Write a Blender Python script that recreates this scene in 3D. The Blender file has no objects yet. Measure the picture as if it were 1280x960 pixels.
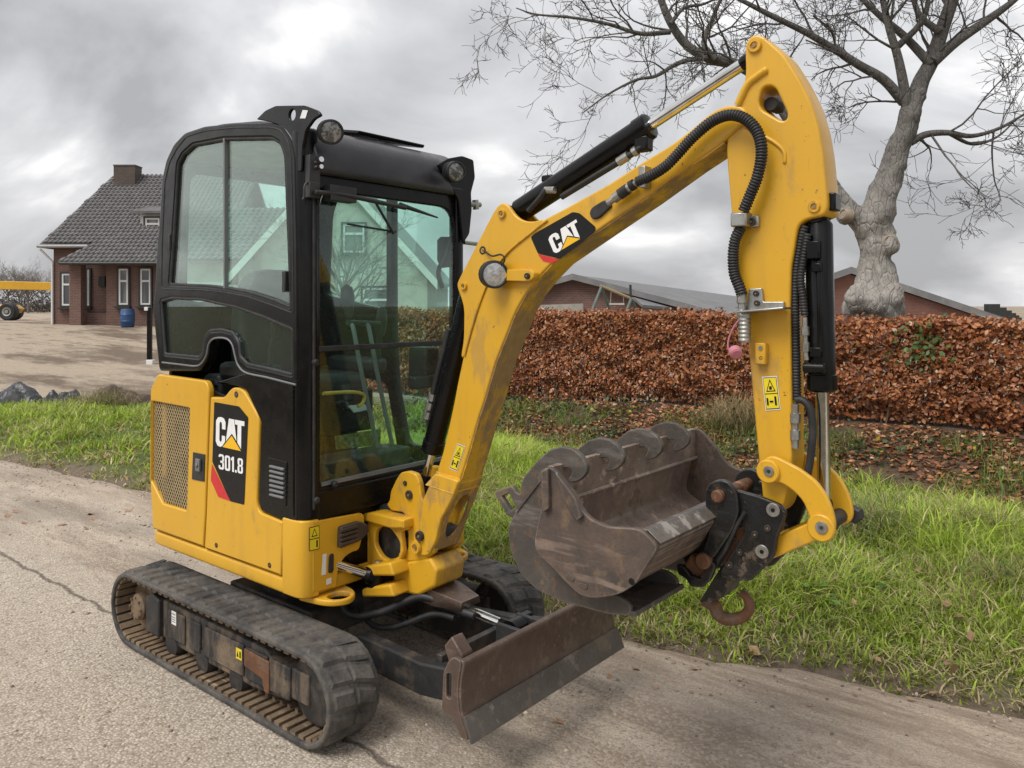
import bpy, bmesh, math, random
import numpy as np
from mathutils import Vector, Matrix
random.seed(7); NP = np.random.default_rng(7)
R = math.radians
scn = bpy.context.scene
COL = scn.collection
# ------------------------------------------------------------------ camera
CAM = np.array([3.058, -2.340, 1.6]); FPX = 990.0; HY = 382.0
CR = np.array([.774, .633, 0]); CD = np.array([-.633, .774, 0]); CZ = np.array([0, 0, 1.])
cd = bpy.data.cameras.new('camera'); cam = bpy.data.objects.new('camera', cd); COL.objects.link(cam)
cam.location = CAM; cam.rotation_euler = (R(90), 0, math.atan2(.633, .774))
cd.sensor_width = 36; cd.lens = FPX/1280*36; cd.shift_y = (HY-480)/1280
cd.clip_start = .05; cd.clip_end = 3000
scn.camera = cam
# ------------------------------------------------------------------ sky, sun, exposure
SUN_AZ = math.atan2(-.85, -.12); SUN_EL = R(56)
world = bpy.data.worlds.new('World'); scn.world = world; world.use_nodes = True
wn = world.node_tree; wn.nodes.clear()
def WN(t, **k):
    n = wn.nodes.new(t)
    for a, b in k.items(): setattr(n, a, b)
    return n
wo = WN('ShaderNodeOutputWorld'); sky = WN('ShaderNodeTexSky', sky_type='NISHITA')
sky.sun_disc = False; sky.sun_elevation = SUN_EL; sky.sun_rotation = math.pi/2-SUN_AZ
sky.air_density = 1.5; sky.dust_density = 3
bg1 = WN('ShaderNodeBackground'); bg1.inputs['Strength'].default_value = .08
wn.links.new(sky.outputs[0], bg1.inputs['Color'])
tc = WN('ShaderNodeTexCoord'); sp = WN('ShaderNodeSeparateXYZ'); wn.links.new(tc.outputs['Generated'], sp.inputs[0])
def wmath(op, a, b):
    n = WN('ShaderNodeMath', operation=op)
    for i, s in enumerate((a, b)):
        if isinstance(s, (int, float)): n.inputs[i].default_value = s
        else: wn.links.new(s, n.inputs[i])
    return n.outputs[0]
zz = wmath('ADD', wmath('MAXIMUM', sp.outputs[2], 0.0), .42)
cb = WN('ShaderNodeCombineXYZ')
wn.links.new(wmath('DIVIDE', sp.outputs[0], zz), cb.inputs[0]); wn.links.new(wmath('DIVIDE', sp.outputs[1], zz), cb.inputs[1])
def wnoise(scale, detail, rough, dist, off):
    mp = WN('ShaderNodeMapping'); mp.inputs['Location'].default_value = off
    wn.links.new(cb.outputs[0], mp.inputs[0])
    n = WN('ShaderNodeTexNoise'); n.inputs['Scale'].default_value = scale; n.inputs['Detail'].default_value = detail
    n.inputs['Roughness'].default_value = rough; n.inputs['Distortion'].default_value = dist
    wn.links.new(mp.outputs[0], n.inputs['Vector']); return n.outputs['Fac']
n1 = wnoise(1.7, 8, .50, .5, (11.1, 0.7, 2)); n2 = wnoise(.75, 3, .5, .3, (4.3, 1.2, 7))
nm = wmath('ADD', wmath('MULTIPLY', n1, .68), wmath('MULTIPLY', n2, .32))
rp = WN('ShaderNodeValToRGB'); cr = rp.color_ramp
cr.elements[0].position = .40; cr.elements[0].color = (.238, .240, .250, 1)
cr.elements[1].position = .61; cr.elements[1].color = (.72, .71, .70, 1)
e = cr.elements.new(.455); e.color = (.305, .307, .316, 1)
e = cr.elements.new(.53); e.color = (.42, .42, .428, 1)
wn.links.new(nm, rp.inputs[0])
bg2 = WN('ShaderNodeBackground'); wn.links.new(rp.outputs[0], bg2.inputs['Color']); bg2.inputs['Strength'].default_value = 1.0
mx = WN('ShaderNodeMixShader'); mx.inputs[0].default_value = .95
wn.links.new(bg1.outputs[0], mx.inputs[1]); wn.links.new(bg2.outputs[0], mx.inputs[2]); wn.links.new(mx.outputs[0], wo.inputs[0])
sl = bpy.data.lights.new('sun', 'SUN'); so = bpy.data.objects.new('sun', sl); COL.objects.link(so)
sl.energy = 1.5; sl.angle = R(32); sl.color = (1, .965, .91)
sv = Vector((math.cos(SUN_AZ)*math.cos(SUN_EL), math.sin(SUN_AZ)*math.cos(SUN_EL), math.sin(SUN_EL)))
so.rotation_euler = sv.to_track_quat('Z', 'Y').to_euler(); so.location = sv*30
vs = scn.view_settings; vs.view_transform = 'Standard'; vs.look = 'None'; vs.exposure = 0.95; vs.gamma = 1; vs.use_curve_mapping = False
scn.render.engine = 'CYCLES'; scn.cycles.transparent_max_bounces = 16; scn.cycles.max_bounces = 8
# ------------------------------------------------------------------ helpers
def ray(x, y): return CD+CR*(x-640)/FPX+CZ*(HY-y)/FPX
def U(x, y, X=None, Y=None, z=None, d=None):
    """3D point seen at photo position (x,y) on a known real plane (survey of the photograph)"""
    v = ray(x, y)
    if X is not None: t = (X-CAM[0])/v[0]
    elif Y is not None: t = (Y-CAM[1])/v[1]
    elif z is not None: t = (z-CAM[2])/v[2]
    else: t = d
    return Vector(CAM+v*t)
def XZ(pts, Y): return [(p.x, p.z) for p in (U(a, b, Y=Y) for a, b in pts)]
def YZ(pts, X): return [(p.y, p.z) for p in (U(a, b, X=X) for a, b in pts)]
def fillet(pts, r=.02, n=4):
    out = []; m = len(pts); P = [Vector(p) for p in pts]
    for i in range(m):
        a, b, c = P[i-1], P[i], P[(i+1) % m]
        la, lc = (a-b).length, (c-b).length
        rr = r[i] if isinstance(r, (list, tuple)) else r
        if rr <= 0 or la < 1e-6 or lc < 1e-6: out.append(tuple(b)); continue
        k1 = min(rr, la*.48); k2 = min(rr, lc*.48)
        s, e = b+(a-b)/la*k1, b+(c-b)/lc*k2
        for j in range(n+1):
            t = j/n; out.append(tuple(s*(1-t)**2+b*2*t*(1-t)+e*t*t))
    return out
def circ(cx, cy, r, n=24, a0=0, a1=2*math.pi, full=True):
    return [(cx+r*math.cos(a0+(a1-a0)*i/(n if full else n-1)), cy+r*math.sin(a0+(a1-a0)*i/(n if full else n-1))) for i in range(n)]
def cat(pts, n=8):
    P = [Vector(p) for p in pts]; P = [P[0]*2-P[1]]+P+[P[-1]*2-P[-2]]; out = []
    for i in range(1, len(P)-2):
        a, b, c, d = P[i-1:i+3]
        for j in range(n):
            t = j/n; out.append(.5*((2*b)+(c-a)*t+(2*a-5*b+4*c-d)*t*t+(3*b-a-3*c+d)*t**3))
    out.append(P[-2]); return out
def resample(path, step):
    P = [Vector(p) for p in path]; out = [P[0]]; acc = 0
    for a, b in zip(P, P[1:]):
        L = (b-a).length; s = step-acc
        while s <= L: out.append(a+(b-a)*(s/L)); s += step
        acc = L-(s-step)
    return out
def smooth(me, ang=35):
    me.polygons.foreach_set('use_smooth', [True]*len(me.polygons))
    me.set_sharp_from_angle(angle=R(ang))
def link(name, me, parent=None, mats=None):
    o = bpy.data.objects.new(name, me); COL.objects.link(o)
    if parent is not None: o.parent = parent
    if mats is not None and not len(me.materials):
        for m in (mats if isinstance(mats, (list, tuple)) else [mats]): me.materials.append(m)
    return o
def thing(name, label=None, cat=None, loc=(0, 0, 0), rz=0, group=None):
    o = bpy.data.objects.new(name, None); COL.objects.link(o); o.location = loc; o.rotation_euler = (0, 0, rz); o.empty_display_size = .1
    return tag(o, label, cat, group)
def tag(o, label=None, cat=None, group=None, kind=None):
    if label: o['label'] = label
    if cat: o['category'] = cat
    if group: o['group'] = group
    if kind: o['kind'] = kind
    return o
def plate(name, loops, a, b, mat, parent=None, bev=.004, plane='XZ', res=2, ang=35):
    """solid of 2D loops (first outer, others holes) between a and b along the plane's normal"""
    cu = bpy.data.curves.new('tmp', 'CURVE'); cu.dimensions = '2D'; cu.fill_mode = 'BOTH'
    if not isinstance(loops[0][0], (list, tuple, Vector)): loops = [loops]
    for lp in loops:
        s = cu.splines.new('POLY'); s.points.add(len(lp)-1); s.use_cyclic_u = True
        for i, p in enumerate(lp): s.points[i].co = (p[0], p[1], 0, 1)
    t = abs(b-a)/2; bev = min(bev, t*.9)
    cu.extrude = t-bev; cu.bevel_depth = bev; cu.bevel_resolution = res; cu.offset = -bev
    ob = bpy.data.objects.new('tmp', cu); me = bpy.data.meshes.new_from_object(ob)
    bpy.data.objects.remove(ob); bpy.data.curves.remove(cu)
    m = (a+b)/2
    if plane == 'XZ': M = Matrix(((1, 0, 0, 0), (0, 0, -1, m), (0, 1, 0, 0), (0, 0, 0, 1)))
    elif plane == 'YZ': M = Matrix(((0, 0, 1, m), (1, 0, 0, 0), (0, 1, 0, 0), (0, 0, 0, 1)))
    else: M = Matrix(((1, 0, 0, 0), (0, 1, 0, 0), (0, 0, 1, m), (0, 0, 0, 1)))
    me.transform(M); me.name = name
    me.materials.clear(); smooth(me, ang)
    return link(name, me, parent, mat)
class MB:
    def __init__(s): s.v = []; s.f = []; s.m = []; s.k = 0
    def add(s, vs, fs):
        o = len(s.v); s.v += [tuple(v) for v in vs]; s.f += [tuple(i+o for i in f) for f in fs]; s.m += [s.k]*len(fs); return s
    def box(s, c, d, rot=None):
        c = Vector(c); vs = []
        for x in (-.5, .5):
            for y in (-.5, .5):
                for z in (-.5, .5):
                    p = Vector((x*d[0], y*d[1], z*d[2]))
                    if rot is not None: p = rot @ p
                    vs.append(c+p)
        return s.add(vs, [(0, 1, 3, 2), (4, 6, 7, 5), (0, 4, 5, 1), (2, 3, 7, 6), (0, 2, 6, 4), (1, 5, 7, 3)])
    def bar(s, p0, p1, w, h, up=(0, 0, 1)):
        p0, p1 = Vector(p0), Vector(p1); d = p1-p0; x = d.normalized(); y = Vector(up).cross(x)
        if y.length < 1e-4: y = Vector((0, 1, 0)).cross(x)
        y.normalize(); z = x.cross(y)
        return s.box((p0+p1)/2, (d.length, w, h), Matrix((x, y, z)).transposed())
    def cyl(s, p0, p1, r0, r1=None, n=16, caps=True):
        return s.tube([p0, p1], [r0, r0 if r1 is None else r1], n, caps)
    def tube(s, path, r, n=8, caps=True, closed=False):
        P = [Vector(p) for p in path]; m = len(P)
        rr = r if isinstance(r, (list, tuple, np.ndarray)) else [r]*m
        vs = []; up = None
        for i in range(m):
            if closed: t = P[(i+1) % m]-P[i-1]
            else: t = P[min(i+1, m-1)]-P[max(i-1, 0)]
            if t.length < 1e-9: t = Vector((0, 0, 1))
            t.normalize()
            if up is None:
                up = t.orthogonal().normalized()
            up = up-t*up.dot(t)
            if up.length < 1e-6: up = t.orthogonal()
            up.normalize(); q = t.cross(up)
            for j in range(n):
                a = 2*math.pi*j/n; vs.append(P[i]+(up*math.cos(a)+q*math.sin(a))*rr[i])
        fs = []
        for i in range(m if closed else m-1):
            i2 = (i+1) % m
            for j in range(n):
                k = (j+1) % n; fs.append((i*n+j, i*n+k, i2*n+k, i2*n+j))
        if caps and not closed: fs += [tuple(range(n-1, -1, -1)), tuple(range((m-1)*n, m*n))]
        return s.add(vs, fs)
    def lathe(s, p, ax, prof, n=24):
        p = Vector(p); ax = Vector(ax).normalized(); u = ax.orthogonal().normalized(); w = ax.cross(u); vs = []
        for r, h in prof:
            for j in range(n):
                a = 2*math.pi*j/n; vs.append(p+ax*h+(u*math.cos(a)+w*math.sin(a))*max(r, 1e-5))
        fs = [(i*n+j, i*n+(j+1) % n, (i+1)*n+(j+1) % n, (i+1)*n+j) for i in range(len(prof)-1) for j in range(n)]
        if prof[0][0] > 1e-4: fs.append(tuple(range(n-1, -1, -1)))
        if prof[-1][0] > 1e-4: fs.append(tuple(range((len(prof)-1)*n, len(prof)*n)))
        return s.add(vs, fs)
    def prism(s, pts, vec):
        n = len(pts); P = [Vector(p) for p in pts]; v = Vector(vec)
        return s.add(P+[p+v for p in P], [tuple(range(n)), tuple(range(2*n-1, n-1, -1))]+[(i, i+n, (i+1) % n+n, (i+1) % n) for i in range(n)])
    def quad(s, a, b, c, d): return s.add([a, b, c, d], [(0, 1, 2, 3)])
    def mesh(s, name, ang=35, recalc=True):
        me = bpy.data.meshes.new(name); me.from_pydata(s.v, [], s.f)
        me.polygons.foreach_set('material_index', s.m)
        if recalc:
            b = bmesh.new(); b.from_mesh(me); bmesh.ops.recalc_face_normals(b, faces=b.faces); b.to_mesh(me); b.free()
        smooth(me, ang); return me
    def build(s, name, mat, parent=None, ang=35, bev=0):
        o = link(name, s.mesh(name, ang), parent, mat)
        if bev:
            md = o.modifiers.new('bevel', 'BEVEL'); md.width = bev; md.segments = 2; md.limit_method = 'ANGLE'; md.angle_limit = R(40)
            md.harden_normals = False
        return o
def fastmesh(name, V, F, mat, parent=None, col=None, sm=False):
    """V (n,3), F (m,k) arrays -> mesh object, optional per-vertex colour attribute"""
    V = np.asarray(V, dtype=np.float32); F = np.asarray(F, dtype=np.int32); k = F.shape[1]
    me = bpy.data.meshes.new(name); me.vertices.add(len(V)); me.vertices.foreach_set('co', V.ravel())
    me.loops.add(F.size); me.loops.foreach_set('vertex_index', F.ravel())
    me.polygons.add(len(F)); me.polygons.foreach_set('loop_start', np.arange(0, F.size, k, dtype=np.int32))
    me.update(calc_edges=True)
    if sm: me.polygons.foreach_set('use_smooth', [True]*len(F))
    if col is not None:
        at = me.color_attributes.new('tint', 'FLOAT_COLOR', 'POINT')
        c4 = np.ones((len(V), 4), dtype=np.float32); c4[:, :3] = col; at.data.foreach_set('color', c4.ravel())
    return link(name, me, parent, mat)
# ------------------------------------------------------------------ materials
class NT:
    def __init__(s, name):
        s.m = bpy.data.materials.new(name); s.m.use_nodes = True; s.t = s.m.node_tree; s.t.nodes.clear()
        s.out = s.n('ShaderNodeOutputMaterial'); s.b = s.n('ShaderNodeBsdfPrincipled'); s.l(s.b.outputs[0], s.out.inputs[0])
    def n(s, t, **k):
        q = s.t.nodes.new(t)
        for a, b in k.items(): setattr(q, a, b)
        return q
    def l(s, a, b): s.t.links.new(a, b)
    def pos(s):
        if not hasattr(s, '_p'): s._p = s.n('ShaderNodeNewGeometry').outputs['Position']
        return s._p
    def setin(s, sock, v):
        if hasattr(v, 'links') or hasattr(v, 'is_linked'): s.l(v, sock)
        else: sock.default_value = v
    def noise(s, scale, detail=4, rough=.55, stretch=None, dist=0, rot=None):
        v = s.pos()
        if stretch or rot:
            mp = s.n('ShaderNodeMapping'); mp.inputs['Scale'].default_value = stretch or (1, 1, 1)
            if rot: mp.inputs['Rotation'].default_value = rot
            s.l(v, mp.inputs[0]); v = mp.outputs[0]
        q = s.n('ShaderNodeTexNoise'); q.inputs['Scale'].default_value = scale; q.inputs['Detail'].default_value = detail
        q.inputs['Roughness'].default_value = rough; q.inputs['Distortion'].default_value = dist; s.l(v, q.inputs['Vector'])
        return q.outputs['Fac']
    def voro(s, scale, feature='F1', out='Distance', stretch=None):
        v = s.pos()
        if stretch:
            mp = s.n('ShaderNodeMapping'); mp.inputs['Scale'].default_value = stretch; s.l(v, mp.inputs[0]); v = mp.outputs[0]
        q = s.n('ShaderNodeTexVoronoi', feature=feature); q.inputs['Scale'].default_value = scale; s.l(v, q.inputs['Vector']); return q.outputs[out]
    def rng(s, v, a, b, c=0, d=1):
        q = s.n('ShaderNodeMapRange'); q.inputs[1].default_value = a; q.inputs[2].default_value = b; q.inputs[3].default_value = c; q.inputs[4].default_value = d
        s.l(v, q.inputs[0]); return q.outputs[0]
    def math(s, op, a, b=0.0):
        q = s.n('ShaderNodeMath', operation=op); s.setin(q.inputs[0], a); s.setin(q.inputs[1], b); return q.outputs[0]
    def mix(s, f, a, b, mode='MIX'):
        q = s.n('ShaderNodeMix', data_type='RGBA', blend_type=mode)
        s.setin(q.inputs[0], f)
        for sock, v in ((q.inputs[6], a), (q.inputs[7], b)):
            if isinstance(v, (tuple, list)): sock.default_value = (*v[:3], 1)
            else: s.l(v, sock)
        return q.outputs[2]
    def attr(s, name):
        return s.n('ShaderNodeAttribute', attribute_name=name).outputs['Color']
    def set(s, **k):
        for a, v in k.items():
            sock = s.b.inputs[a.replace('_', ' ')]
            if isinstance(v, tuple): v = (*v[:3], 1)
            s.setin(sock, v)
        return s
    def bump(s, h, strength=.3, dist=.01):
        q = s.n('ShaderNodeBump'); q.inputs['Strength'].default_value = strength; q.inputs['Distance'].default_value = dist
        s.l(h, q.inputs['Height']); s.l(q.outputs[0], s.b.inputs['Normal']); return s
def simple(name, c, rough=.5, metal=0., c2=None, scale=9., lo=.45, hi=.7, bump=0., bs=60., var=.12, rv=.12, stretch=None, spec=.5):
    t = NT(name); f = t.rng(t.noise(scale, 6, .6, stretch), lo, hi)
    c2 = c2 or tuple(x*(1-var*2.2) for x in c)
    col = t.mix(f, c, c2); g = t.noise(scale*5.3, 3, .6)
    col = t.mix(t.rng(g, .35, .75, 0, .35), col, tuple(x*(1-var) for x in c))
    t.set(Base_Color=col, Metallic=float(metal), Roughness=t.rng(t.noise(scale*2.1, 5), .3, .7, max(.02, rough-rv), min(1, rough+rv)))
    t.b.inputs['Specular IOR Level'].default_value = spec
    if bump: t.bump(t.noise(bs, 5, .65), bump, .004)
    return t.m
M = {}
def yellow(name, mud):
    t = NT(name)
    base = t.mix(t.rng(t.noise(1.7, 3), .3, .7), (.66, .365, .020), (.60, .325, .017))
    # dull grime film, rain runs and specks
    runs = t.math('MULTIPLY', t.rng(t.noise(9, 5, .6, (1.6, 1.6, .12)), .50, .78), t.rng(t.noise(2.2, 3), .35, .7))
    base = t.mix(t.math('MULTIPLY', runs, .5), base, (.30, .185, .06))
    spk = t.rng(t.noise(95, 3, .7), .66, .74); base = t.mix(t.math('MULTIPLY', spk, .5), base, (.16, .09, .035))
    md = t.rng(t.noise(5.5, 9, .68, (1, 1, .45)), .60-mud*.30, .66-mud*.24)
    mdf = t.math('MULTIPLY', md, min(1, .35+mud))
    base = t.mix(mdf, base, t.mix(t.noise(28, 5), (.20, .115, .045), (.40, .26, .11)))
    chip = t.math('MULTIPLY', t.rng(t.noise(38, 6, .7), .672-mud*.03, .688-mud*.03), .9); base = t.mix(chip, base, (.07, .045, .035))
    # thin scratches, and paint chipped to primer along the edges
    scr = t.math('MULTIPLY', t.rng(t.noise(30, 4, .6, (1, 1, .05), rot=(.4, .9, .3)), .665, .69), t.rng(t.noise(4, 3), .5, .62)); base = t.mix(t.math('MULTIPLY', scr, .55), base, (.30, .20, .09))
    bv = t.n('ShaderNodeBevel', samples=3); bv.inputs['Radius'].default_value = .006; ge = t.n('ShaderNodeNewGeometry'); dt = t.n('ShaderNodeVectorMath', operation='DOT_PRODUCT'); t.l(bv.outputs[0], dt.inputs[0]); t.l(ge.outputs['Normal'], dt.inputs[1])
    em = t.math('MULTIPLY', t.rng(dt.outputs['Value'], .88, .985, 1, 0), t.rng(t.noise(26, 6, .7), .52-mud*.10, .57-mud*.10)); base = t.mix(t.math('MULTIPLY', em, .85), base, (.085, .055, .04))
    t.set(Base_Color=base, Roughness=t.math('ADD', t.rng(t.noise(6, 5), .3, .7, .30, .46), t.math('MULTIPLY', mdf, .35)))
    t.b.inputs['Coat Weight'].default_value = .12; t.b.inputs['Coat Roughness'].default_value = .25
    t.bump(t.math('ADD', t.math('MULTIPLY', t.noise(3.2, 2), 1.0), t.math('MULTIPLY', md, .12*mud+.01)), .06 if mud < .3 else .25, .02)
    return t.m
M['yellow'] = yellow('yellow_paint', .08); M['yellow_worn'] = yellow('yellow_paint_worn', .30); M['yellow_mud'] = yellow('yellow_paint_muddy', .62)
M['black'] = simple('black_paint', (.0045, .0044, .0048), .26, c2=(.009, .0085, .008), scale=5, bump=.04, bs=9, spec=.24)
M['blackdirt'] = simple('black_dirty_steel', (.020, .020, .021), .55, c2=(.105, .080, .058), scale=11, lo=.50, hi=.72, bump=.25, bs=70)
M['rubber'] = simple('rubber_trim', (.013, .013, .014), .6, c2=(.035, .035, .034), scale=14)
M['plastic'] = simple('black_plastic', (.015, .015, .017), .48, c2=(.035, .034, .032), scale=10, bump=.1, bs=200)
M['greytrim'] = simple('grey_trim', (.16, .165, .17), .4, scale=10)
M['chrome'] = simple('chrome_rod', (.72, .72, .72), .12, 1., c2=(.55, .53, .50), scale=22, rv=.06)
M['steel'] = simple('zinc_steel', (.42, .42, .40), .38, .9, c2=(.28, .26, .22), scale=30)
M['whitelabel'] = simple('white_label', (.72, .73, .72), .4, var=.05)
M['white'] = simple('white_print', (.80, .80, .80), .35, var=.04, scale=20)
M['red'] = simple('red_print', (.58, .025, .03), .35, var=.05)
M['printblack'] = simple('black_print', (.010, .010, .0105), .38, scale=20, spec=.25)
M['logoyellow'] = simple('logo_yellow', (.82, .46, .01), .35, var=.04)
M['warn'] = simple('warning_yellow', (.76, .60, .02), .4, var=.05)
M['pink'] = simple('faded_pink_cap', (.50, .18, .22), .6)
M['pinksteel'] = simple('pin_head', (.30, .19, .09), .5, .3, c2=(.22, .12, .05), scale=40)
M['skyblack'] = simple('black_paint_sky_lifted', (.020, .019, .024), .36, c2=(.045, .043, .046), scale=4, bump=.05, bs=9)  # cab black raised for the roof: sky reflection put into the colour
M['lens2'] = simple('led_lens', (.30, .31, .31), .15, .6, c2=(.08, .08, .08), scale=45, lo=.45, hi=.55, bump=.5, bs=90)
M['lens'] = simple('lamp_lens', (.66, .67, .67), .12, .75, c2=(.40, .41, .42), scale=60, lo=.4, hi=.6, bump=.5, bs=120)
def rubber_track():
    t = NT('track_rubber'); d = t.rng(t.noise(7, 8, .68), .36, .60)
    f = t.rng(t.noise(60, 4, .7), .4, .7)
    col = t.mix(t.math('MULTIPLY', d, .58), (.024, .024, .025), t.mix(f, (.19, .170, .145), (.11, .098, .085)))
    t.set(Base_Color=col, Roughness=.78); t.bump(t.math('ADD', t.noise(45, 6, .7), t.math('MULTIPLY', t.noise(9, 4), .8)), .55, .008); return t.m
M['track'] = rubber_track()
def rusty(name, a, b, c, lo=.42, hi=.62, rough=.62, edge=0.):
    t = NT(name); n = t.noise(6.5, 9, .68, dist=.3); col = t.mix(t.rng(n, lo, hi), a, b)
    col = t.mix(t.math('MULTIPLY', t.rng(t.noise(17, 7, .7, (1, 1, .6)), .56, .68), .8), col, c)
    col = t.mix(t.rng(t.noise(70, 4, .7), .55, .8, 0, .5), col, tuple(x*.45 for x in a))
    sc_ = t.math('MULTIPLY', t.rng(t.noise(20, 5, .65, (.12, 1, 1), rot=(0, .5, 0)), .56, .62), t.rng(t.noise(3.3, 4), .46, .58)); col = t.mix(t.math('MULTIPLY', sc_, .55), col, tuple(min(1, x*2.6+.03) for x in a))
    ck_ = t.math('MULTIPLY', t.rng(t.noise(8, 9, .72), .575, .60), .75); col = t.mix(ck_, col, t.mix(t.noise(50, 5), (.09, .064, .045), (.19, .14, .10)))
    if edge:   # scraped bare along the edges
        bv = t.n('ShaderNodeBevel', samples=4); bv.inputs['Radius'].default_value = .007; ge = t.n('ShaderNodeNewGeometry'); dt = t.n('ShaderNodeVectorMath', operation='DOT_PRODUCT'); t.l(bv.outputs[0], dt.inputs[0]); t.l(ge.outputs['Normal'], dt.inputs[1])
        em = t.math('MULTIPLY', t.rng(dt.outputs['Value'], .86, .985, 1, 0), t.rng(t.noise(14, 5), .30, .55, .15, edge)); col = t.mix(em, col, (.34, .305, .265))
    t.set(Base_Color=col, Roughness=t.rng(t.noise(11, 5), .3, .7, rough-.18, rough+.2), Metallic=.15)
    t.bump(t.math('ADD', t.noise(55, 7, .7), t.math('MULTIPLY', t.noise(12, 5, .6), 1.2)), .38, .006); return t.m
M['bucket'] = rusty('worn_bucket_steel', (.115, .080, .062), (.062, .050, .045), (.19, .125, .075), edge=.8)
M['bucketin'] = rusty('scoured_bucket_steel', (.27, .215, .165), (.165, .118, .105), (.38, .31, .225), .38, .64, .42)
M['bucket2'] = rusty('grey_bucket_steel', (.060, .052, .046), (.090, .076, .064), (.20, .095, .042), .38, .62, edge=.8)
M['bucketwall'] = rusty('bright_scoured_steel', (.155, .145, .135), (.105, .092, .080), (.16, .11, .07), .40, .60, .36)
M['bladesteel'] = rusty('blade_steel', (.080, .052, .040), (.115, .078, .058), (.17, .115, .08), .35, .65, .5, edge=.8)
M['bladeedge'] = rusty('scraped_edge_steel', (.095, .082, .072), (.070, .055, .046), (.14, .12, .10), .38, .62, .42)
M['rust'] = rusty('rust', (.165, .075, .035), (.10, .045, .025), (.26, .14, .06))
def streaky(name):
    t = NT(name); n = t.noise(13, 7, .68, (1, 1, .16)); col = t.mix(t.rng(n, .44, .60), (.018, .018, .019), (.12, .092, .066)); col = t.mix(t.rng(t.noise(5, 6, .7), .5, .66, 0, .8), col, (.20, .145, .095)); col = t.mix(t.rng(t.noise(60, 4, .7), .5, .75, 0, .5), col, (.02, .018, .016))
    t.set(Base_Color=col, Roughness=.7); t.bump(t.noise(50, 6, .7), .4, .005); return t.m
M['framedirt'] = streaky('mud_streaked_steel')
M['drive'] = rusty('muddy_link_steel', (.20, .14, .085), (.11, .075, .048), (.29, .21, .13), .40, .62, .8)
M['coupler'] = rusty('coupler_black_steel', (.008, .008, .0085), (.015, .0135, .012), (.055, .042, .032), .45, .7, .36, edge=.35)
def glass(name, tint, ior, haze):
    t = NT(name); t.t.nodes.remove(t.b)
    tr = t.n('ShaderNodeBsdfTransparent'); tr.inputs[0].default_value = (*tint, 1)
    gl = t.n('ShaderNodeBsdfGlossy'); gl.inputs['Roughness'].default_value = .0; gl.inputs[0].default_value = (.96, 1, .98, 1)
    df = t.n('ShaderNodeBsdfDiffuse'); df.inputs[0].default_value = (.55, .56, .52, 1)
    m0 = t.n('ShaderNodeMixShader'); t.l(t.rng(t.noise(3.5, 7, .65), .3, .8, haze*.4, haze), m0.inputs[0]); t.l(tr.outputs[0], m0.inputs[1]); t.l(df.outputs[0], m0.inputs[2])
    lw = t.n('ShaderNodeLayerWeight'); lw.inputs[0].default_value = .5
    fr = t.math('ADD', t.math('MULTIPLY', t.math('POWER', lw.outputs['Facing'], 4.0), 1-ior), ior)
    m1 = t.n('ShaderNodeMixShader'); t.l(fr, m1.inputs[0]); t.l(m0.outputs[0], m1.inputs[1]); t.l(gl.outputs[0], m1.inputs[2])
    t.l(m1.outputs[0], t.out.inputs[0]); return t.m
M['glass'] = glass('tinted_cab_glass', (.845, .975, .935), .040, .02)
M['glassside'] = glass('side_cab_glass', (.845, .965, .93), .065, .05)
# ================================================================== ground
def sstep(a, b, x): t = np.clip((x-a)/(b-a), 0, 1); return t*t*(3-2*t)
EDX = [-80, -40, -20, -12, -6.4, -4.9, -3.7, .16, 1.13, 1.5, 1.8, 2.13, 2.65, 5, 9, 40]
EDY = [-1.6, -.9, -.1, .38, .70, .89, 1.0, .94, .99, 1.09, 1.19, 1.27, 1.335, 1.5, 1.6, 1.6]
def edge(x): return np.interp(x, EDX, EDY)
def wob(x, y, s=1., seed=0.):
    return (np.sin(x*1.7*s+seed)*np.cos(y*2.3*s+1.3+seed)+np.sin(x*3.9*s+y*2.1*s+seed*2)*.5+np.cos(x*7.3*s-y*5.7*s+seed)*.25)/1.75
def H(x, y):
    x = np.asarray(x, float); y = np.asarray(y, float); e = edge(x); q = y-e
    prof = np.interp(q, [-.05, 0, .12, .5, 2.3, 3.0, 3.7, 4.6, 5.8, 7.5, 20, 60], [-.03, -.006, .03, .06, .07, .0, -.10, .02, .26, .33, .40, .40])
    prof = prof+np.where(q > .05, wob(x, y, 1.0)*.022*sstep(.05, .5, q)+wob(x, y, .45, 2.)*.03*sstep(.5, 2, q), 0)
    dist = -(x+8)*.86+(y-2)*.2
    yard = .02+.06*sstep(0, 4, dist)+.74*sstep(3, 26, dist)+wob(x, y, .6, 5.)*.02
    w = sstep(-6.5, -10.5, x-1.1*(y-3))*sstep(.9, 2.0, q)
    z = prof*(1-w)+yard*w
    near = np.interp(y, [-60, -12, -6, -4.3, -3.9], [.3, .3, .12, .05, -.03])
    z = np.where(y < -3.8, near, z)
    return np.where((q < 0) & (y > -3.9), -.03, z)
def yardmask(x, y): return sstep(-.5, .5, (-11.2+1.24*(y-2.25)+wob(x, y, .9, 3.)*.5)-x)*sstep(.9, 1.5, y-edge(x))
gx = np.unique(np.concatenate([[-900, -500, -250, -140, -90, -65, -50, -42], np.arange(-38, -14, .6), np.arange(-14, 7, .13), np.arange(7, 30, 1.2), [40, 60, 100, 200, 400, 900]]))
gy = np.unique(np.concatenate([[-900, -400, -150, -60, -30, -18, -12, -9, -7, -6, -5, -4.4, -4, -3.9, -3.8, -3, -2, -1, -.5], np.arange(0, 3, .07), np.arange(3, 9, .13), np.arange(9, 30, .6), [32, 36, 42, 50, 65, 90, 140, 250, 500, 900]]))
GX, GY = np.meshgrid(gx, gy, indexing='ij'); GZ = H(GX, GY)
V = np.stack([GX, GY, GZ], -1).reshape(-1, 3); nxg, nyg = len(gx), len(gy)
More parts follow.
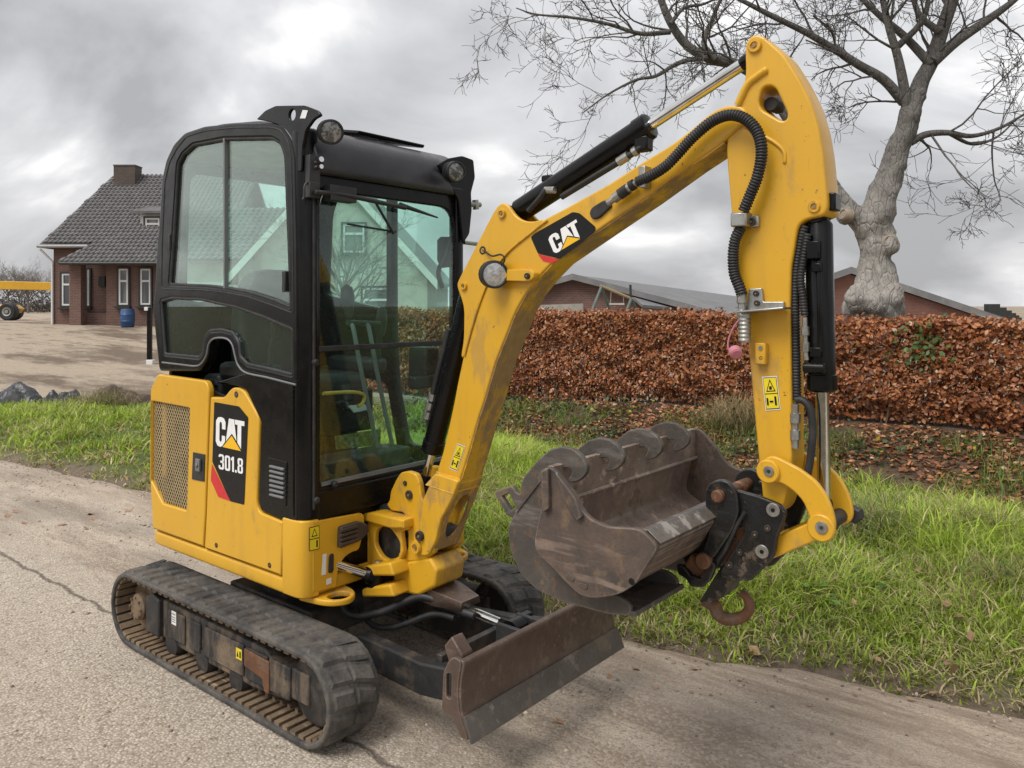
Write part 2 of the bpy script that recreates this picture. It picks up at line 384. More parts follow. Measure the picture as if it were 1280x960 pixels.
ii = (np.arange(nxg-1)[:, None]*nyg+np.arange(nyg-1)[None, :]).ravel(); Fq = np.stack([ii, ii+nyg, ii+nyg+1, ii+1], -1)
q = GY-edge(GX); ym = yardmask(GX, GY); bank = sstep(3.1, 3.9, q+wob(GX, GY, 1.1)*.35)*sstep(13, 9, GY)*(1-ym)*sstep(-13, -11, GX)
bank = np.where(GY < -3.7, .75, bank)
zone = np.stack([ym, bank, sstep(.30, .0, q+wob(GX, GY, 2.3)*.08)*(GY > -2)], -1).reshape(-1, 3)
def ground_mat():
    t = NT('soil_and_turf'); c = t.n('ShaderNodeSeparateColor'); t.l(t.attr('tint'), c.inputs[0]); yv, bk_, md = c.outputs[0], c.outputs[1], c.outputs[2]
    n = t.noise(3.1, 7, .65); n2 = t.noise(21, 6, .7); n3 = t.noise(.6, 4, .6)
    turf = t.mix(t.rng(n, .35, .65), (.085, .125, .028), (.13, .14, .05)); turf = t.mix(t.rng(n2, .5, .75, 0, .6), turf, (.10, .075, .04))
    litter = t.mix(t.rng(n2, .35, .65), (.075, .048, .032), (.155, .095, .060)); litter = t.mix(t.rng(n, .52, .62, 0, .7), litter, (.035, .045, .018))
    big = t.noise(.42, 10, .66, (.45, 1.3, 1), rot=(0, 0, R(14))); fine = t.noise(11, 9, .78)
    sand = t.mix(t.rng(big, .48, .58), (.44, .365, .28), (.15, .112, .084)); sand = t.mix(t.rng(t.noise(1.6, 9, .7, (.5, 1.2, 1)), .54, .62, 0, .6), sand, (.11, .082, .062)); sand = t.mix(t.rng(fine, .40, .65, 0, .55), sand, (.22, .175, .13)); sand = t.mix(t.rng(n2, .55, .75, 0, .5), sand, (.42, .36, .29))
    mud = t.mix(t.rng(n2, .3, .7), (.12, .09, .066), (.23, .18, .135))
    col = t.mix(bk_, turf, litter); col = t.mix(md, col, mud); col = t.mix(yv, col, sand)
    t.set(Base_Color=col, Roughness=.93); t.b.inputs['Specular IOR Level'].default_value = .25
    t.bump(t.math('ADD', n2, t.math('MULTIPLY', n, 1.5)), .8, .05); return t.m
g = fastmesh('ground', V, Fq, ground_mat(), None, zone, True); tag(g, kind='structure')
# road surface
rx = np.unique(np.concatenate([np.arange(-80, -14, 3.), np.arange(-14, 6, .1), np.arange(6, 40, 2.)])); rv = np.concatenate([np.linspace(0, .6, 8), np.linspace(.66, 1, 22)])
RX, RV = np.meshgrid(rx, rv, indexing='ij'); EY = edge(RX)+.05*wob(RX, RX*.7, 2.1)+.025*wob(RX, RX, 6.)
RY = -3.85+(EY+3.85)*RV
RZ = .004-.028*sstep(.975, 1., RV)+.006*wob(RX, RY, 1.3)*sstep(-.6, 0, RY)*sstep(1., .95, RV)
V = np.stack([RX, RY, RZ], -1).reshape(-1, 3); nyr = len(rv); ii = (np.arange(len(rx)-1)[:, None]*nyr+np.arange(nyr-1)[None, :]).ravel(); Fq = np.stack([ii, ii+nyr, ii+nyr+1, ii+1], -1)
def road_mat():
    t = NT('worn_road'); sx = t.n('ShaderNodeSeparateXYZ'); t.l(t.pos(), sx.inputs[0]); y = sx.outputs[1]
    wobn = t.math('MULTIPLY', t.math('SUBTRACT', t.noise(1.3, 5, .6), .5), .55)
    yy = t.math('ADD', y, wobn)
    # exposed-aggregate slab
    v1 = t.n('ShaderNodeTexVoronoi'); v1.inputs['Scale'].default_value = 88; t.l(t.pos(), v1.inputs['Vector'])
    hs = t.n('ShaderNodeSeparateColor'); t.l(v1.outputs['Color'], hs.inputs[0])
    stone = t.mix(hs.outputs[0], (.50, .425, .345), (.70, .62, .52)); stone = t.mix(t.rng(hs.outputs[1], .80, .92, 0, .85), stone, (.22, .17, .135)); stone = t.mix(t.rng(hs.outputs[2], .88, .93, 0, .7), stone, (.66, .61, .55))
    agg = t.mix(t.rng(v1.outputs['Distance'], .28, .62, 0, .75), stone, (.33, .275, .215))
    agg = t.mix(t.rng(t.noise(2.6, 6, .6), .45, .75, 0, .35), agg, (.32, .265, .215))
    # brown tracked-over strip with dust and mud smears along the travel direction
    s1 = t.noise(2.4, 10, .74, (.30, 1.6, 1)); s2 = t.noise(7., 10, .78, (.22, 1.4, 1)); f = t.noise(120, 8, .85)
    br = t.mix(t.rng(s1, .43, .57), (.33, .255, .188), (.60, .50, .395)); br = t.mix(t.rng(s2, .52, .66, 0, .65), br, (.62, .53, .43)); br = t.mix(t.rng(f, .47, .60, 0, .75), br, (.20, .16, .128)); br = t.mix(t.rng(hs.outputs[0], .60, .75, 0, .45), br, (.55, .475, .39)); br = t.mix(t.rng(hs.outputs[2], .70, .85, 0, .5), br, (.19, .155, .125))
    br = t.mix(t.rng(hs.outputs[1], .86, .95, 0, .6), br, (.44, .38, .32))
    soil = t.mix(t.rng(s2, .40, .60), (.30, .225, .165), (.60, .485, .375)); soil = t.mix(t.rng(f, .46, .60, 0, .7), soil, (.20, .156, .12))
    blotch = t.math('MULTIPLY', t.rng(t.noise(1.1, 5, .6, (.6, 1.2, 1)), .47, .60), .62)  # random dark blotches for the brown strip
    br = t.mix(t.math('MULTIPLY', blotch, .7), br, (.20, .168, .14))
    blend = t.math('ADD', t.rng(yy, -.75, .15), t.math('MULTIPLY', t.math('SUBTRACT', t.noise(16, 7, .75), .5), 1.5)); col = t.mix(t.rng(blend, .35, .65), agg, br); col = t.mix(t.rng(yy, .45, .95), col, soil)
    # seam crack
    ck = t.math('ABSOLUTE', t.math('ADD', t.math('ADD', y, .47), t.math('MULTIPLY', t.math('SUBTRACT', t.noise(5, 5, .65), .5), .10)))
    col = t.mix(t.rng(ck, .004, .016, .75, 0), col, (.10, .08, .065))
    wet = t.rng(t.noise(1.7, 5, .6, (.35, 1.3, 1)), .56, .63)
    t.set(Base_Color=col, Roughness=t.math('SUBTRACT', .88, t.math('MULTIPLY', wet, .18)))
    t.b.inputs['Specular IOR Level'].default_value = .35
    h = t.math('ADD', t.math('MULTIPLY', v1.outputs['Distance'], -.9), t.math('ADD', f, t.math('MULTIPLY', s2, 1.2)))
    h = t.math('ADD', h, t.rng(ck, .003, .02, -2., 0)); t.bump(h, .8, .009); return t.m
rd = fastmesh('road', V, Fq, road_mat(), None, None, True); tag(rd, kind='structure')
# ------------------------------------------------------------------ loose stones
def leaf_mat(name, rough=.6, trans=.25):
    t = NT(name); c = t.attr('tint'); t.set(Base_Color=c, Roughness=rough); t.b.inputs['Specular IOR Level'].default_value = .3
    tr = t.n('ShaderNodeBsdfTranslucent'); t.l(c, tr.inputs[0]); mxs = t.n('ShaderNodeMixShader'); mxs.inputs[0].default_value = trans
    t.l(t.b.outputs[0], mxs.inputs[1]); t.l(tr.outputs[0], mxs.inputs[2]); t.l(mxs.outputs[0], t.out.inputs[0]); return t.m
n = 4200; px = NP.uniform(-7, 3.2, n); py = edge(px)-np.abs(NP.normal(0, .55, n)); px[3000:] = NP.normal(.2, 1.0, 1200); py[3000:] = NP.normal(-.1, .75, 1200); pz = np.zeros(n)+.004; s = NP.gamma(2.0, .0021, n)+.0015
octv = np.array([[1, 0, 0], [0, 1, 0], [-1, 0, 0], [0, -1, 0], [0, 0, .8], [0, 0, -.6]]); octf = np.array([[0, 1, 4], [1, 2, 4], [2, 3, 4], [3, 0, 4], [1, 0, 5], [2, 1, 5], [3, 2, 5], [0, 3, 5]])
sc3 = NP.uniform(.6, 1.3, (n, 1, 3))*s[:, None, None]; Vv = octv[None]*sc3; a = NP.uniform(0, 6.28, n); ca, sa = np.cos(a)[:, None], np.sin(a)[:, None]
Vr = np.stack([Vv[..., 0]*ca-Vv[..., 1]*sa, Vv[..., 0]*sa+Vv[..., 1]*ca, Vv[..., 2]], -1)+np.stack([px, py, pz], -1)[:, None]
cl_ = (np.array([.36, .295, .23])[None]*NP.uniform(.35, 1.5, (n, 1))); t = NT('pebbles'); t.set(Base_Color=t.attr('tint'), Roughness=.85)
tag(fastmesh('loose_stones', Vr.reshape(-1, 3), (octf[None]+6*np.arange(n)[:, None, None]).reshape(-1, 3), t.m, None, np.repeat(cl_, 6, 0)), 'loose stones and grit scattered on the road edge', 'stones', kind='stuff')
# ------------------------------------------------------------------ grass
def blades(name, x, y, h, w, lean, col, label, mat, curl=.5):
    n = len(x); z = H(x, y)-.01; th = NP.uniform(0, 2*np.pi, n); dx, dy = np.cos(th), np.sin(th); fa = th+NP.uniform(.9, 2.2, n); sx, sy = np.cos(fa)*w*.5, np.sin(fa)*w*.5
    V = np.zeros((n, 7, 3)); o = 0
    for k, (f, ww) in enumerate(((0, 1.), (.4, .9), (.75, .6))):
        off = lean*h*(f**1.8); zz_ = h*f*(1-.35*curl*lean*f)
        V[:, 2*k] = np.stack([x+dx*off-sx*ww, y+dy*off-sy*ww, z+zz_], -1); V[:, 2*k+1] = np.stack([x+dx*off+sx*ww, y+dy*off+sy*ww, z+zz_], -1)
    off = lean*h*1.05; V[:, 6] = np.stack([x+dx*off, y+dy*off, z+h*(1-.55*curl*lean)], -1)
    F = np.array([[0, 1, 3], [0, 3, 2], [2, 3, 5], [2, 5, 4], [4, 5, 6]])
    c = np.repeat(col[:, None], 7, 1)
    return tag(fastmesh(name, V.reshape(-1, 3), (F[None]+7*np.arange(n)[:, None, None]).reshape(-1, 3), mat, None, np.clip(c, 0, 1).reshape(-1, 3)), label, 'grass', kind='stuff')
GM = leaf_mat('grass_blades', .45, .28)
def grass_field(n, x0, x1, q0, q1, wmul, hmul):
    # blades grow in clumps
    nc = n//9; cxs = NP.uniform(x0, x1, nc); qs = NP.uniform(q0, q1, nc); ci = NP.integers(0, nc, n)
    x = cxs[ci]+NP.normal(0, .035, n); q = qs[ci]+NP.normal(0, .035, n); ok = q > -.03; x, q, ci = x[ok], q[ok], ci[ok]; y = edge(x)+q+.05*wob(x, x*.7, 2.1)+.025*wob(x, x, 6.)+.02
    keep = (yardmask(x, y) < .4); x, y, q, ci = x[keep], y[keep], q[keep], ci[keep]; n = len(x)
    big = wob(x, y, .8, 1.)+.5*wob(x, y, 2.2, 4.)
    shortz = sstep(.0, .9, q)
    hc = NP.uniform(.6, 1.45, nc)[ci]
    h = (.050+.095*shortz+.095*np.clip(big, -.6, 1.2)*shortz)*hc*NP.uniform(.6, 1.3, n)*hmul; h = np.clip(h, .02, .34)
    dry = np.clip(.26+.60*(1-sstep(.05, .6, q))+.42*wob(x, y, 1.4, 7.)+.30*sstep(2.3, 3.1, q)*np.clip(wob(x, y, .9, 9.)+.1, 0, 1), 0, .95)
    isdry = NP.uniform(0, 1, n) < dry*.62
    gcol = np.array([.29, .43, .045])[None]*NP.uniform(.6, 1.35, (n, 1))*np.array([1, 1, 1])+NP.uniform(0, 1, (n, 1))*np.array([.12, .07, .02]); gcol *= (.85+.25*np.clip(big, -.6, 1)[:, None])
    gcol = gcol*(NP.uniform(.82, 1.18, nc)[ci])[:, None]
    dcol = np.array([.52, .43, .23])[None]*NP.uniform(.5, 1.2, (n, 1)); col = np.where(isdry[:, None], dcol, gcol)
    lean = np.clip(NP.normal(.75, .35, n)+isdry*.35+.55*np.clip(wob(x, y, 1.9, 21.)-.2, 0, 1), .05, 1.6); w = NP.gamma(4., .0016, n).clip(.003, .013)*wmul
    return x, y, h, w, lean, col
parts_ = [grass_field(190000, -4.0, 3.6, -.04, 3.9, 1., 1.), grass_field(56000, -14., -4.0, -.04, 5.0, 1.6, .82), grass_field(9000, 3.6, 8, 0, 3.3, 1.5, 1.)]
X_, Y_, H_, W_, L_, C_ = [np.concatenate([p[k] for p in parts_]) for k in range(6)]
blades('verge_grass', X_, Y_, H_, W_, L_, C_, 'green grass verge between the road and the hedge', GM)
# long dry tussocks near the ditch, each a plant of its own
def tussock(cx, cy, r, h, n, label, dry=.8):
    x = cx+NP.normal(0, r*.45, n); y = cy+NP.normal(0, r*.45, n); hh = h*NP.uniform(.5, 1.15, n)
    d = NP.uniform(0, 1, n) < dry; col = np.where(d[:, None], np.array([.40, .32, .17])*NP.uniform(.45, 1.15, (n, 1)), np.array([.12, .17, .04])*NP.uniform(.6, 1.3, (n, 1)))
    o = blades('grass_tussock', x, y, hh, NP.uniform(.004, .008, n), NP.uniform(.3, 1.5, n), col, label, GM, .9); del o['kind']; o['group'] = 'dry grass tussocks'; o['category'] = 'tussock'; return o
for px_, r, h, n, lab, dr in (((922, 545), .30, .46, 900, 'straw coloured dead grass tussock behind the excavator stick', .95), ((1205, 672), .30, .34, 520, 'dry straw tussock at the right edge of the green verge', .7), ((1128, 640), .25, .30, 420, 'yellow green grass tuft in the ditch right of the stick', .25), ((1255, 735), .26, .28, 420, 'pale dry tussock nearest the lower right corner', .6), ((128, 505), .45, .40, 700, 'dry grass tussock beside the black plastic sheet', .65), ((1080, 668), .35, .34, 600, 'long green and straw grass clump beside the bucket link', .35)):
    p = U(*px_, z=.08); tussock(p.x, p.y, r, h, n, lab, dr)
# broad-leaved weeds and dead leaves among the grass
def weeds(n, x0, x1):
    m = 7; x = NP.uniform(x0, x1, n); q = NP.uniform(.25, 3.2, n); y = edge(x)+q; k = yardmask(x, y) < .3; x, y = x[k], y[k]; n = len(x)
    a = NP.uniform(0, 6.28, (n, m)); r = NP.uniform(.02, .07, (n, m)); P = np.stack([x[:, None]+np.cos(a)*r, y[:, None]+np.sin(a)*r, H(x, y)[:, None]+NP.uniform(.02, .09, (n, m))], -1).reshape(-1, 3)
    N_ = np.stack([np.cos(a)*.5, np.sin(a)*.5, np.ones_like(a)], -1).reshape(-1, 3)+NP.normal(0, .15, (n*m, 3)); return P, N_

# leaf litter and brambles on the bank
LM = leaf_mat('dead_leaves', .55, .15)
def leaves(name, P, size, N, col, mat, label=None, cat=None, parent=None, fold=.25, kind='stuff'):
    """folded pointed leaves: centre P, normal-ish N"""
    n = len(P); N = N/np.maximum(np.linalg.norm(N, axis=1, keepdims=True), 1e-6); r = NP.normal(0, 1, (n, 3)); u = np.cross(N, r); u /= np.maximum(np.linalg.norm(u, axis=1, keepdims=True), 1e-6); v = np.cross(N, u)
    s = size[:, None]; V = np.zeros((n, 6, 3)); wd = NP.uniform(.28, .42, n)[:, None]; cu = NP.uniform(-.1, .4, n)[:, None]*s
    V[:, 0] = P-u*s*.5; V[:, 1] = P-u*s*.05+v*s*wd+N*s*fold*.6; V[:, 2] = P+u*s*.3+v*s*wd*.62+N*s*fold*.4+N*cu*.3
    V[:, 3] = P+u*s*.55+N*cu; V[:, 4] = P+u*s*.3-v*s*wd*.62+N*s*fold*.4+N*cu*.3; V[:, 5] = P-u*s*.05-v*s*wd+N*s*fold*.6
    F = np.array([[0, 3, 2, 1], [0, 5, 4, 3]]); o = fastmesh(name, V.reshape(-1, 3), (F[None]+6*np.arange(n)[:, None, None]).reshape(-1, 4), mat, parent, np.repeat(col, 6, 0))
    return tag(o, label, cat, kind=kind)
def russet(n, b=1.):
    base = np.array([[.34, .130, .052], [.42, .195, .088], [.21, .074, .034], [.55, .36, .23], [.10, .040, .024]]); k = NP.choice(5, n, p=[.38, .26, .18, .08, .10]); return base[k]*NP.uniform(.7, 1.3, (n, 1))*b
P, Nn = weeds(150, -9, 3.5); leaves('verge_weeds', P, NP.uniform(.03, .06, len(P)), Nn, np.array([.10, .20, .035])*NP.uniform(.6, 1.3, (len(P), 1)), GM, 'broad-leaved weeds growing among the verge grass', 'weeds')
n = 700; x = NP.uniform(-9, 3.5, n); y = edge(x)+NP.uniform(-.1, 3.2, n); P = np.stack([x, y, np.maximum(H(x, y), 0)+NP.uniform(.01, .07, n)], -1); Nn = NP.normal(0, .5, (n, 3)); Nn[:, 2] += 1; k = (yardmask(x, y) < .3) & (y > edge(x)); leaves('verge_leaves', P[k], NP.uniform(.03, .07, k.sum()), Nn[k], np.array([.36, .22, .13])*NP.uniform(.5, 1.2, (k.sum(), 1)), LM, 'dead tan leaves caught in the verge grass', 'leaves')
n = 22000; x = NP.uniform(-9, 5, n); q = 3.0+3.1*NP.beta(2.0, 1.2, n); y = edge(x)+q; k = (wob(x, y, 1.3, 11.) > -.35) & (yardmask(x, y) < .3); x, y = x[k], y[k]; n = len(x)
P = np.stack([x, y, H(x, y)+NP.uniform(.0, .035, n)], -1); Nn = NP.normal(0, .35, (n, 3)); Nn[:, 2] = 1
leaves('leaf_litter', P, NP.uniform(.03, .07, n), Nn, russet(n, .95)*np.array([.95, 1.03, 1.1]), LM, 'fallen brown beech leaves covering the bank below the hedge', 'leaves')
n = 5200; nc = 90; cx_ = NP.uniform(-6, 4.5, nc); cy_ = edge(cx_)+NP.uniform(2.7, 5.9, nc); ci = NP.integers(0, nc, n); x = cx_[ci]+NP.normal(0, .20, n); y = cy_[ci]+NP.normal(0, .16, n)
P = np.stack([x, y, H(x, y)+np.abs(NP.normal(0, .09, n))+.01], -1); Nn = NP.normal(0, .7, (n, 3)); Nn[:, 2] += 1
gc = np.array([.065, .088, .036])*NP.uniform(.5, 1.6, (n, 1)); gc[NP.uniform(0, 1, n) < .04] = (.33, .27, .02)
leaves('bramble_cover', P, NP.uniform(.03, .065, n), Nn, gc, LM, 'dark green bramble and ivy ground cover on the bank', 'ground cover')
n = 30000; x = NP.uniform(-7.5, 4.5, n); y = edge(x)+NP.uniform(2.9, 5.6, n); k = wob(x, y, 1.1, 15.)+.4*wob(x, y, 2.9, 3.) > -.12; x, y = x[k], y[k]; n = len(x)
d = NP.uniform(0, 1, n) < .25; col = np.where(d[:, None], np.array([.33, .26, .13])*NP.uniform(.5, 1.1, (n, 1)), np.array([.13, .22, .03])*NP.uniform(.6, 1.4, (n, 1)))
blades('bank_grass', x, y, NP.uniform(.05, .20, n), NP.uniform(.004, .008, n), NP.uniform(.2, 1.2, n), col, 'patchy darker grass on the bank below the hedge', GM)
# ------------------------------------------------------------------ beech hedge
HEX0, HEX1, HY0, HY1 = -9.0, 7.5, 7.10, 8.05
hd = thing('beech_hedge', 'clipped beech hedge with russet dead leaves along the verge', 'hedge', (0, 7.5, .3))
def zt(x, y): return 1.47+.045*wob(x, y, 1.1, 2.)+.03*np.interp(x, [-9, -4, 0, 2], [1, 1, -1., -2.6])
def zb_(x, y): return H(x, y)+.05
nf, nt, ni = 78000, 28000, 9000
xf = NP.uniform(HEX0, HEX1, nf); v = NP.beta(1.1, .95, nf); zf_ = zb_(xf, HY0)+(zt(xf, HY0)-zb_(xf, HY0))*v; yf = HY0+.05*wob(xf, zf_*3, 1.7)+.045*wob(xf, zf_*2, 4.1)+np.abs(NP.normal(0, .075, nf))-.03+.05*sstep(.25, 0, v)*2
xt = NP.uniform(HEX0, HEX1, nt); yt = NP.uniform(HY0, HY1, nt); zt_ = zt(xt, yt)+.04*wob(xt, yt, 4.)+.03*wob(xt, yt, 9., 2.)-np.abs(NP.normal(0, .05, nt))+.07*NP.uniform(0, 1, nt)**6
xi = NP.uniform(HEX0, HEX1, ni); yi = NP.uniform(HY0+.15, HY1, ni); zi = zb_(xi, yi)+(zt(xi, yi)-zb_(xi, yi))*NP.uniform(0, 1, ni)
P = np.stack([np.concatenate([xf, xt, xi]), np.concatenate([yf, yt, yi]), np.concatenate([zf_, zt_, zi])], -1)-np.array([0, 7.5, .3]); n = len(P)
Nn = NP.normal(0, .55, (n, 3)); Nn[:nf, 1] -= .9; Nn[:nf, 2] += .35; Nn[nf:nf+nt, 2] += .9; Nn[nf:nf+nt, 1] -= .3
hcol = russet(n)*np.array([.96, .88, .82]); hcol[:nf] *= (1+.16*wob(xf, zf_*2.2, 2.7))[:, None]
HM = leaf_mat('beech_leaves', .42, .22)
leaves('foliage', P, NP.uniform(.030, .066, n), Nn, hcol, HM, parent=hd)
mb = MB()
for i in range(620):
    x = random.uniform(HEX0, HEX1); y = random.uniform(HY0+.05, HY1-.1); z0 = float(H(x, y)); z1 = float(zt(x, y))+random.uniform(-.25, .07)
    p = [(x, y-7.5, z0-.3), (x+random.uniform(-.1, .1), y-7.5+random.uniform(-.08, .05), (z0+z1)/2-.3), (x+random.uniform(-.2, .2), y-7.5+random.uniform(-.2, .1), z1-.3)]
    mb.tube(p, [.011, .007, .003], 5, False)
M['twig'] = simple('hedge_twig', (.10, .075, .055), .8); o = mb.build('stems', M['twig'], hd); o['kind'] = 'stuff'
n = 90; cxy = U(1150, 432, Y=HY0-.03); x = cxy.x+NP.normal(0, .16, n); z = cxy.z+NP.normal(0, .14, n)
iv = leaves('ivy', np.stack([x, HY0-.06+NP.normal(0, .03, n), z], -1)-np.array([0, 7.5, .3]), NP.uniform(.04, .07, n), NP.normal(0, .5, (n, 3))+np.array([0, -1, .3]), np.array([.07, .13, .035])*NP.uniform(.6, 1.4, (n, 1)), HM, parent=hd)
# ------------------------------------------------------------------ bare trees
def bark(name, a, b, c):
    t = NT(name); n = t.noise(7, 8, .7, (1, 1, .35), .6); col = t.mix(t.rng(n, .38, .62), a, b); col = t.mix(t.rng(t.noise(2.3, 5, .6), .5, .7, 0, .7), col, c)
    if name == 'grey_bark':   # colour mixed darker with height above the pollard head
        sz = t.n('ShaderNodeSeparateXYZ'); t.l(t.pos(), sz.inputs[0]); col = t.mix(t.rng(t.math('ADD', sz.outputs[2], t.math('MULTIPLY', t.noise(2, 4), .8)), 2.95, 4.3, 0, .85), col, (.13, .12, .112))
    t.set(Base_Color=col, Roughness=.9); vr = t.voro(9, 'DISTANCE_TO_EDGE', stretch=(1.6, 1.6, .5)); t.bump(t.math('ADD', t.math('ADD', n, t.math('MULTIPLY', t.noise(34, 7, .75, (1, 1, .35)), .9)), t.math('MULTIPLY', t.rng(vr, 0, .12), .5)), .9, .03); return t.m
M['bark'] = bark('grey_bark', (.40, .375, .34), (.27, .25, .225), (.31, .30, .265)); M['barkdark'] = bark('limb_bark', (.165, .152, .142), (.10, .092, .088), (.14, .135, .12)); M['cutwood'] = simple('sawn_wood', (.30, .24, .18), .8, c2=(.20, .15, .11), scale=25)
M['fartwig'] = simple('far_twig', (.20, .175, .16), .9)
def grow_twigs(mb, p, d, L, r, lvl, spread, nseg=5, curl=.25, grav=.06, rng=random, nmin=3):
    path = [Vector(p)]; dirs = []; d = Vector(d).normalized(); 
    for i in range(nseg):
        j = Vector((rng.gauss(0, 1), rng.gauss(0, 1), rng.gauss(0, 1)))*curl*.5
        d = (d+j*.6+Vector((0, 0, grav))).normalized(); path.append(path[-1]+d*(L/nseg)); dirs.append(d.copy())
    mb.tube(path, [max(r*(1-.62*i/nseg), .0034) for i in range(nseg+1)], 6 if r > .02 else (4 if r > .006 else 3), False)
    if lvl <= 0: return
    nb = rng.randint(nmin, nmin+3)
    for b in range(nb):
        k = rng.uniform(.22, 1.0); i = min(int(k*nseg), nseg-1); q = path[i].lerp(path[i+1], k*nseg-i if k < 1 else 1)
        ax = Vector((rng.gauss(0, 1), rng.gauss(0, 1), rng.gauss(0, 1))).cross(dirs[i])
        if ax.length < 1e-3: continue
        nd = Matrix.Rotation(rng.uniform(.45, 1.05)*spread, 3, ax.normalized()) @ dirs[i]
        grow_twigs(mb, q, nd, L*rng.uniform(.42, .68), max(r*(1-.75*k)*.70, .0044), lvl-1, spread, max(3, nseg-1), curl*1.15, grav, rng, nmin)
TD = 10.6
def tp(x, y, dd=0): return U(x, y, d=TD+dd)
tb = tp(1092, 415); tz = float(H(tb.x, tb.y)); TR = thing('bare_tree', 'large bare pollarded tree with knobbly grey trunk behind the hedge', 'tree', (0, 0, 0))
mb = MB(); trunk = cat([Vector((tb.x, tb.y, tz-.1)), tp(1092, 430), tp(1093, 395), tp(1095, 350), tp(1093, 315), tp(1092, 285), tp(1098, 262), tp(1108, 230)], 6)
rr = np.interp(np.linspace(0, 1, len(trunk)), [0, .28, .42, .55, .7, .82, 1], [.31, .31, .27, .185, .20, .22, .185]); mb.tube(trunk, rr, 22)
mb.tube(cat([tp(1098, 265), tp(1108, 235), tp(1122, 190), tp(1136, 150), tp(1148, 112)], 5), list(np.linspace(.185, .115, 21)), 16)
mb.tube(cat([tp(1090, 300), tp(1074, 275), tp(1052, 250), tp(1032, 224)], 5), list(np.linspace(.17, .10, 16)), 14)
for (x, y, dd, r) in ((1072, 374, -.18, .17), (1113, 371, -.18, .18), (1093, 378, -.27, .15), (1112, 306, -.15, .13), (1064, 384, .02, .14), (1119, 384, 0, .15), (1098, 350, -.14, .12), (1113, 290, -.05, .08), (1058, 270, -.1, .10)):
    c = tp(x, y, dd); mb.lathe(c, (random.uniform(-.3, .3), random.uniform(-.3, .3), 1), [(r*math.sin(a), -r*math.cos(a)*1.2) for a in np.linspace(.02, math.pi-.02, 9)], 14)
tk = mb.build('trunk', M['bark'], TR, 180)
rm = tk.modifiers.new('weld', 'REMESH'); rm.mode = 'VOXEL'; rm.voxel_size = .028; rm.use_smooth_shade = True
sm_ = tk.modifiers.new('soft', 'SMOOTH'); sm_.iterations = 7; sm_.factor = .6
tx = bpy.data.textures.new('bark_lumps', 'CLOUDS'); tx.noise_scale = .22; tx.noise_depth = 4; dm = tk.modifiers.new('lumps', 'DISPLACE'); dm.texture = tx; dm.strength = .10; dm.texture_coords = 'GLOBAL'
for (x, y, dd, r, ax) in ((1054, 268, -.22, .075, (-.5, -.7, .2)), (1113, 302, -.24, .085, (.4, -.9, .1)), (1064, 372, -.24, .07, (-.6, -.75, .1))):
    mb = MB(); mb.lathe(tp(x, y, dd), ax, [(r*1.25, -.10), (r*1.15, -.02), (r*1.0, .0), (r*.85, .012), (r*.8, .0), (1e-4, .004)], 18); mb.build('sawn_stub', [M['cutwood']], tk)
limbs = [([(1036, 230), (1028, 220), (1005, 180), (975, 130), (945, 95), (918, 80), (885, 72), (858, 56), (838, 28), (825, -5), (818, -40)], .105, .04, .25),
         ([(1146, 118), (1152, 100), (1165, 75), (1180, 30), (1195, -15), (1205, -60)], .115, .07, .2),
         ([(1136, 152), (1130, 110), (1122, 70), (1110, 30), (1100, -20)], .075, .035, -.2), ([(1130, 128), (1105, 100), (1075, 82), (1050, 66), (1010, 42), (965, 20), (930, 2), (900, -12)], .07, .022, -.3),
         ([(1163, 80), (1130, 45), (1098, 18), (1070, -10), (1060, -30)], .06, .02, .3), ([(1165, 78), (1195, 52), (1230, 28), (1262, 5), (1290, -20)], .085, .03, .2), ([(1138, 178), (1158, 168), (1185, 166), (1215, 170), (1250, 160), (1285, 140)], .055, .014, -.2),
         ([(1175, 40), (1150, 20), (1140, -10), (1135, -40)], .05, .02, .4), ([(838, 30), (855, 10), (880, 5), (910, -10)], .03, .012, .3), ([(1120, 60), (1150, 30), (1160, 0), (1155, -40)], .05, .02, -.4),
         ([(895, 74), (880, 55), (892, 20), (905, -10)], .05, .018, .1), ([(885, 72), (850, 78), (820, 95), (795, 100), (760, 118), (730, 140)], .035, .008, .3), ([(838, 40), (800, 42), (760, 30), (715, 22), (670, 18), (645, 10)], .035, .007, -.2), ([(1242, 165), (1240, 190), (1243, 225), (1250, 250), (1235, 270)], .014, .004, .1), ([(1185, 166), (1215, 180), (1245, 172), (1270, 150)], .03, .008, .4)]
mbl = MB(); mbt = MB(); rg = random.Random(11)
for pts_, r0, r1, dv in limbs:
    m = len(pts_); path = cat([tp(x, y, dv*math.sin(i/m*2.6)*.45) for i, (x, y) in enumerate(pts_)], 5); rad = np.linspace(r0, r1, len(path)); mbl.tube(path, rad, 10, True)
    Lp = sum((b-a).length for a, b in zip(path, path[1:])); nb = int(Lp*3.4)+2
    for b in range(nb):
        k = rg.uniform(.22, 1) if r0 > .1 else rg.uniform(.08, 1); i = min(int(k*(len(path)-1)), len(path)-2); t_ = (path[i+1]-path[i]).normalized()
        ax = Vector((rg.gauss(0, 1), rg.gauss(0, 1), rg.gauss(0, 1))).cross(t_)
        if ax.length < 1e-3 or (r0 > .10 and k < .3): continue
        nd = Matrix.Rotation(rg.uniform(.5, 1.2), 3, ax.normalized()) @ t_; lv_ = 3 if k > .15 else 2
        grow_twigs(mbt, path[i], nd, rg.uniform(.55, 1.25), min(rad[i]*.45, .020), lv_, 1., 6, .62, .012, rg, 2)
lm_ = mbl.build('limbs', M['barkdark'], TR, 80); o = fastmesh('twigs', mbt.v, [(f if len(f) == 4 else f) for f in mbt.f if len(f) == 4], M['barkdark'], TR); tag(o, kind='stuff')
